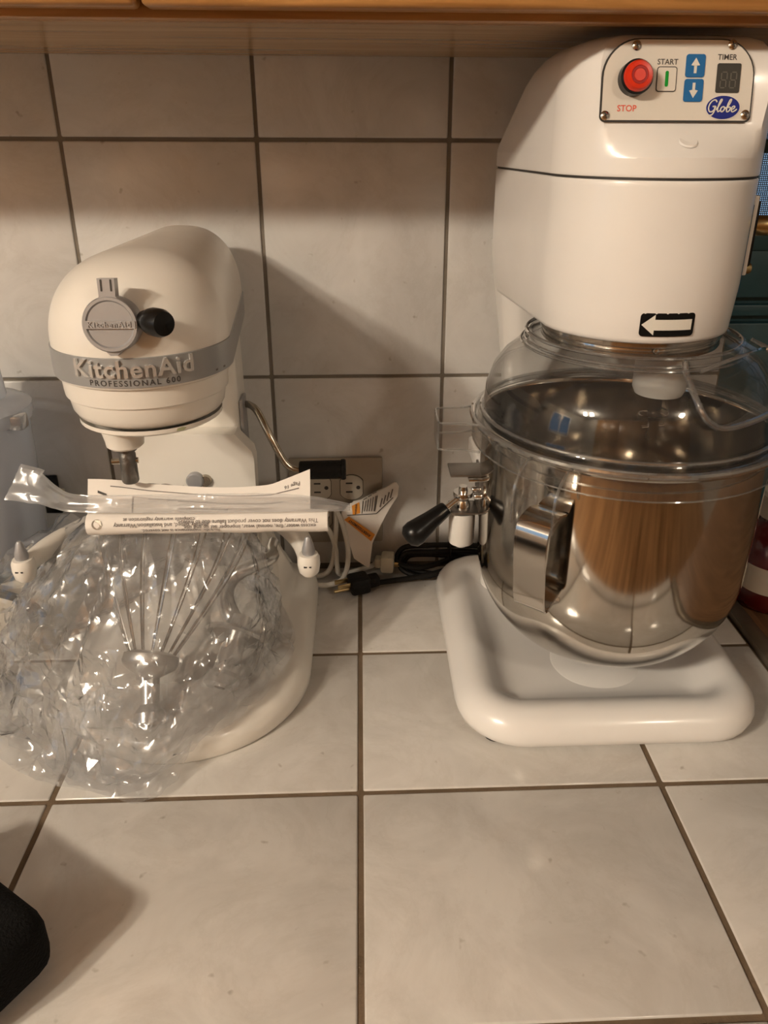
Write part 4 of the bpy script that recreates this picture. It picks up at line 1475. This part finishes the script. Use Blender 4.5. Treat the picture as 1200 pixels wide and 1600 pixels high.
# ------------------------------------------------------------------ wall outlets
def outlet(name, x0, x1, z0, z1, label):
    t = Thing(name, ((x0 + x1) / 2, -.002, z0), label, 'outlet')
    t.part('cover_plate', box(x0, x1, -.0065, -.0006, z0, z1, .0018, 2), 'outlet_plate')
    return t


ou = outlet('wall_outlet', -.0970, .0210, .042, .1615, 'beige two-gang wall outlet plate behind the black crank grip and cords')
for cx_ in (-.0590, -.0185):
    for cz_ in (.1215, .0800):
        pts = []
        for i in range(36):
            a = 2 * PI * i / 36
            pts.append((max(-.0142, min(.0142, .0172 * math.cos(a))), .0172 * math.sin(a)))
        ou.part('socket_rim', plate([(u_ * 1.05, v_ * 1.05) for u_, v_ in pts], (cx_, -.0064, cz_), (1, 0, 0), (0, 0, 1), .0003), 'dark_line', smooth=False)
        fc = ou.part('socket_face', plate(pts, (cx_, -.0064, cz_), (1, 0, 0), (0, 0, 1), .0012), 'outlet_face')
        for dz_ in (-.006, .006):
            ou.part('slot', plate([(-.0042, dz_ - .001), (.0042, dz_ - .001), (.0042, dz_ + .001), (-.0042, dz_ + .001)], (cx_ - .003, -.0076, cz_), (1, 0, 0), (0, 0, 1), .0003), 'dark_line', parent=fc, smooth=False)
        ou.part('ground_hole', plate([(.0085 + .0026 * math.cos(a), .0026 * math.sin(a)) for a in [2 * PI * i / 14 for i in range(14)]], (cx_, -.0076, cz_), (1, 0, 0), (0, 0, 1), .0003), 'dark_line', parent=fc, smooth=False)
wp = Thing('wall_plug', (-.390, -.01, .105), 'small cream plug on the wall behind the food processor cup', 'plug')
wp.part('plug_shadow', box(-.412, -.386, -.005, -.0006, .090, .142, .0015), 'black_plastic')  # black slab painted in as the dark shadow behind the plug
wpb = wp.part('plug_body', box(-.398, -.377, -.024, -.005, .112, .126, .003), 'plug_cream')
wp.part('plug_hole', plate([(.0022 * math.cos(a), .0022 * math.sin(a)) for a in [2 * PI * i / 14 for i in range(14)]], (-.3835, -.0239, .1195), (1, 0, 0), (0, 0, 1), .0004), 'dark_line', parent=wpb, smooth=False)

# ------------------------------------------------------------------ white cord with warning tag
wc = Thing('white_power_cord', (-.06, -.05, 0), 'looped white power cord of the stand mixer with cream plug', 'cord')
wc.part('cable', tube([(-.130, -.038, .060), (-.112, -.022, .040), (-.095, -.030, .018), (-.072, -.050, .0075), (-.048, -.056, .008), (-.030, -.048, .014), (-.024, -.034, .040), (-.030, -.024, .075), (-.042, -.018, .098), (-.060, -.016, .095), (-.078, -.018, .078), (-.085, -.022, .055)], .0033, 9, k=8), 'cord_white')
wc.part('cable', tube([(-.120, -.030, .085), (-.095, -.018, .092), (-.070, -.016, .085), (-.050, -.018, .068), (-.041, -.024, .045), (-.039, -.030, .022), (-.035, -.028, .006), (-.012, -.018, .006), (.006, -.018, .012), (.012, -.020, .018)], .0033, 9, k=8), 'cord_white')
wc.part('cable', tube([(-.135, -.036, .030), (-.115, -.020, .012), (-.090, -.022, .006), (-.060, -.030, .006), (-.046, -.026, .020), (-.040, -.020, .060), (-.038, -.018, .100)], .0033, 9, k=8), 'cord_white')
wpm = Matrix.Translation((.022, -.022, .020)) @ Matrix.Rotation(math.radians(-8), 4, 'Z')
wpl = wc.part('plug', xf(join(box(-.004, .014, -.011, .011, -.012, .012, .004), box(-.012, -.003, -.007, .007, -.007, .007, .003)), wpm), 'plug_cream')
wc.part('plug_blade', xf(box(.013, .026, -.006, -.0045, -.003, .003, .0004), wpm), 'brass', parent=wpl)

wt = Thing('warning_tag', (.005, -.03, .02), 'folded white paper warning tag with orange strips hanging on the cord', 'tag')
# drawn on the tag plane y = -.03 (x, z), folded back a little along its lower half
TAG = [(-.0320, .0910), (-.0205, .1043), (-.0100, .1068), (.0085, .1172), (.0262, .1257), (.0381, .1326), (.0413, .1273), (.0398, .1131), (.0302, .0971), (.0180, .0745), (.0072, .0534), (.0046, .0327), (.0028, .0193), (-.0013, .0213), (-.0169, .0331), (-.0230, .0568), (-.0267, .0754)]


def tagp(x, z, l=0.0):
    y = -.030 + (.012 if z > .09 else .012 * max(0, (z - .05) / .04)) - .10 * (.075 - z if z < .075 else 0)
    return Vector((x, y - l, z))


ta = [tagp(x, z) for x, z in TAG]
# second leaf peeking out behind
wt.part('back_leaf', loft([[Vector((x * .9 + .002, -.012, z * .94 + .006)) for x, z in TAG[:10]], [Vector((x * .9 + .002, -.0114, z * .94 + .006)) for x, z in TAG[:10]]], True, True), 'paper', ang=20)


def tag_quad(q_, l=.0008):
    bm = bmesh.new()
    bm.faces.new([bm.verts.new((x, 0, z)) for x, z in q_])
    for i in range(1, 12):
        z_ = .02 + .0095 * i
        bmesh.ops.bisect_plane(bm, geom=list(bm.verts) + list(bm.edges) + list(bm.faces), plane_co=(0, 0, z_), plane_no=(0, 0, 1))
    v, f = from_bm(bm)
    return [tagp(p.x, p.z, l) for p in v], f


wt.part('leaf', join(tag_quad(TAG, 0), tag_quad(TAG, -.0006)), 'paper', ang=20)
wt.part('orange_strip', tag_quad([(-.0185, .1010), (-.0090, .1062), (-.0080, .0905), (-.0175, .0880)]), 'orange', smooth=False)
wt.part('orange_strip', tag_quad([(-.0285, .0825), (-.0225, .0865), (.0105, .0640), (.0055, .0560)]), 'orange', smooth=False)
lines = [[(-.0245, .0880), (.0125, .0895)], [(.0125, .0895), (.0340, .1120)], [(.0105, .0930), (.0140, .1150)], [(-.0060, .0900), (-.0040, .1080)]]
for (x0, z0), (x1, z1) in lines:
    d_ = Vector((x1 - x0, z1 - z0)).normalized() * .0005
    wt.part('fold_line', tag_quad([(x0 - d_.y, z0 + d_.x), (x1 - d_.y, z1 + d_.x), (x1 + d_.y, z1 - d_.x), (x0 + d_.y, z0 - d_.x)], .0010), 'ink', smooth=False)
for i in range(5):
    x0 = -.0035 + .0031 * i
    wt.part('print_line', tag_quad([(x0, .0930), (x0 + .0013, .0932), (x0 + .0038, .1085 + .0016 * i), (x0 + .0025, .1080 + .0016 * i)], .0010), 'ink_soft', smooth=False)
for i in range(4):
    x0, z0 = .0165 + .0044 * i, .0990 + .0042 * i
    wt.part('print_line', tag_quad([(x0, z0), (x0 + .0016, z0 - .0006), (x0 + .0045, z0 + .0120), (x0 + .0030, z0 + .0126)], .0010), 'ink_soft', smooth=False)
for i in range(3):
    x0, z0 = -.004 + .006 * i, .1100 + .0040 * i
    wt.part('print_line', tag_quad([(x0, z0), (x0 + .0050, z0 + .0028), (x0 + .0054, z0 + .0018), (x0 + .0004, z0 - .0010)], .0010), 'ink_soft', smooth=False)
gt = text_geo('AVERTISSEMENT', .0046, bold=.0001)
dv_ = Vector((-.0330, .0245)).normalized()
wt.part('strip_lettering', ([tagp(-.0088 + dv_.x * p.x - dv_.y * p.y, .0722 + dv_.y * p.x + dv_.x * p.y, .0014) for p in gt[0]], gt[1]), 'ink', smooth=False)
gt = text_geo('WARNING', .0030, bold=.0001)
dv_ = Vector((.0012, .0160)).normalized()
wt.part('strip_lettering', ([tagp(-.0132 + dv_.x * p.x - dv_.y * p.y, .0965 + dv_.y * p.x + dv_.x * p.y, .0014) for p in gt[0]], gt[1]), 'ink', smooth=False)

# ------------------------------------------------------------------ food processor at the left edge
fp = Thing('food_processor', (-.435, -.105, 0), 'grey translucent food processor cup cut off by the left edge', 'food processor')
FX, FY = -.428, -.105
fp.part('motor_base', loft([lay(rrect(FX, hw, FY - hw, FY + hw * .95, .03, .03), z) for z, hw in ((.0, .074), (.004, .076), (.055, .076), (.075, .074), (.084, .068))]), 'outlet_face', ang=40)
fp.part('base_window', box(FX + .048, FX + .066, FY - .0765, FY - .0745, .045, .070, .0006), 'slate')
cup = fp.part('cup', revolve([(.0, .0), (.058, .0), (.0605, .004), (.0635, .150), (.0640, .168), (.0605, .168), (.0600, .150), (.0570, .006), (.0, .005)], (FX, FY, .088), n=56), 'cup')
lidp = fp.part('cup_lid', revolve([(.068, -.004), (.069, .0), (.069, .010), (.062, .014), (.046, .020), (.044, .050), (.040, .053), (.0, .054)], (FX, FY, .2570), n=56), 'cup')
fp.part('lid_tab', box(FX + .054, FX + .074, FY - .030, FY - .012, .250, .266, .003), 'clear_edge', parent=lidp)
fp.part('base_ring', revolve([(.062, .0), (.066, .002), (.066, .008), (.061, .010)], (FX, FY, .0835), n=48), 'slate')
fp.part('cord', tube([(-.470, -.16, .085), (-.430, -.185, .098), (-.395, -.200, .100), (-.365, -.190, .080), (-.360, -.165, .045), (-.375, -.140, .012)], .0045, 9, k=8), 'black_rubber')

# ------------------------------------------------------------------ dark things cut off by the left edge
bc = Thing('black_case', (-.325, -.520, 0), 'black textured case cut off by the lower left edge', 'case')
mt = Matrix.Translation((-.300, -.525, 0)) @ Matrix.Rotation(math.radians(-34), 4, 'Z')
bc.part('shell', xf(box(-.075, .075, -.040, .040, .004, .058, .016, 4), mt), 'black_matte')
bc.part('foot_strip', xf(box(-.060, .060, -.028, .028, 0, .006, .001), mt), 'black_rubber')
gh = Thing('tool_handle', (-.33, -.432, 0), 'slate grey handle tip poking in from the left edge', 'handle')
gh.part('grip', xf(box(-.06, .033, -.010, .010, .006, .019, .005, 3), Matrix.Translation((-.335, -.448, .002)) @ Matrix.Rotation(math.radians(14), 4, 'Z')), 'slate')
gh.part('tang', xf(box(-.06, .024, -.006, .006, .0, .009, .001), Matrix.Translation((-.335, -.448, 0)) @ Matrix.Rotation(math.radians(14), 4, 'Z')), 'trim_metal')
bp_ = Thing('black_plug', (-.392, -.245, 0), 'black plug end beside the bag at the left edge', 'plug')
bp_.part('body', xf(box(-.03, .018, -.012, .012, 0, .022, .006, 3), Matrix.Translation((-.398, -.233, .0)) @ Matrix.Rotation(math.radians(-20), 4, 'Z')), 'black_rubber')
bp_.part('cable', tube([(-.42, -.224, .011), (-.45, -.205, .010), (-.48, -.19, .006)], .004, 8, k=5), 'black_rubber')

# ------------------------------------------------------------------ red jar at the right edge
rj = Thing('red_jar', (.497, -.098, .001), 'dark red glass jar with white label standing on the brown board', 'jar')
JC = (.498, -.098, .001)
rj.part('jar_body', revolve([(.0, .0), (.036, .0), (.0395, .004), (.040, .012), (.040, .092), (.036, .106), (.027, .114), (.027, .122), (.0, .122)], JC, n=44), 'red_glass')
rj.part('label', strip_patch((JC[0], JC[1]), .0401, -1.9, 1.3, .028, .062, .0005, 30), 'label_white')
rj.part('jar_cap', revolve([(.0, .148), (.026, .148), (.0295, .145), (.0305, .120), (.029, .118), (.0, .118)], JC, n=44), 'label_white')
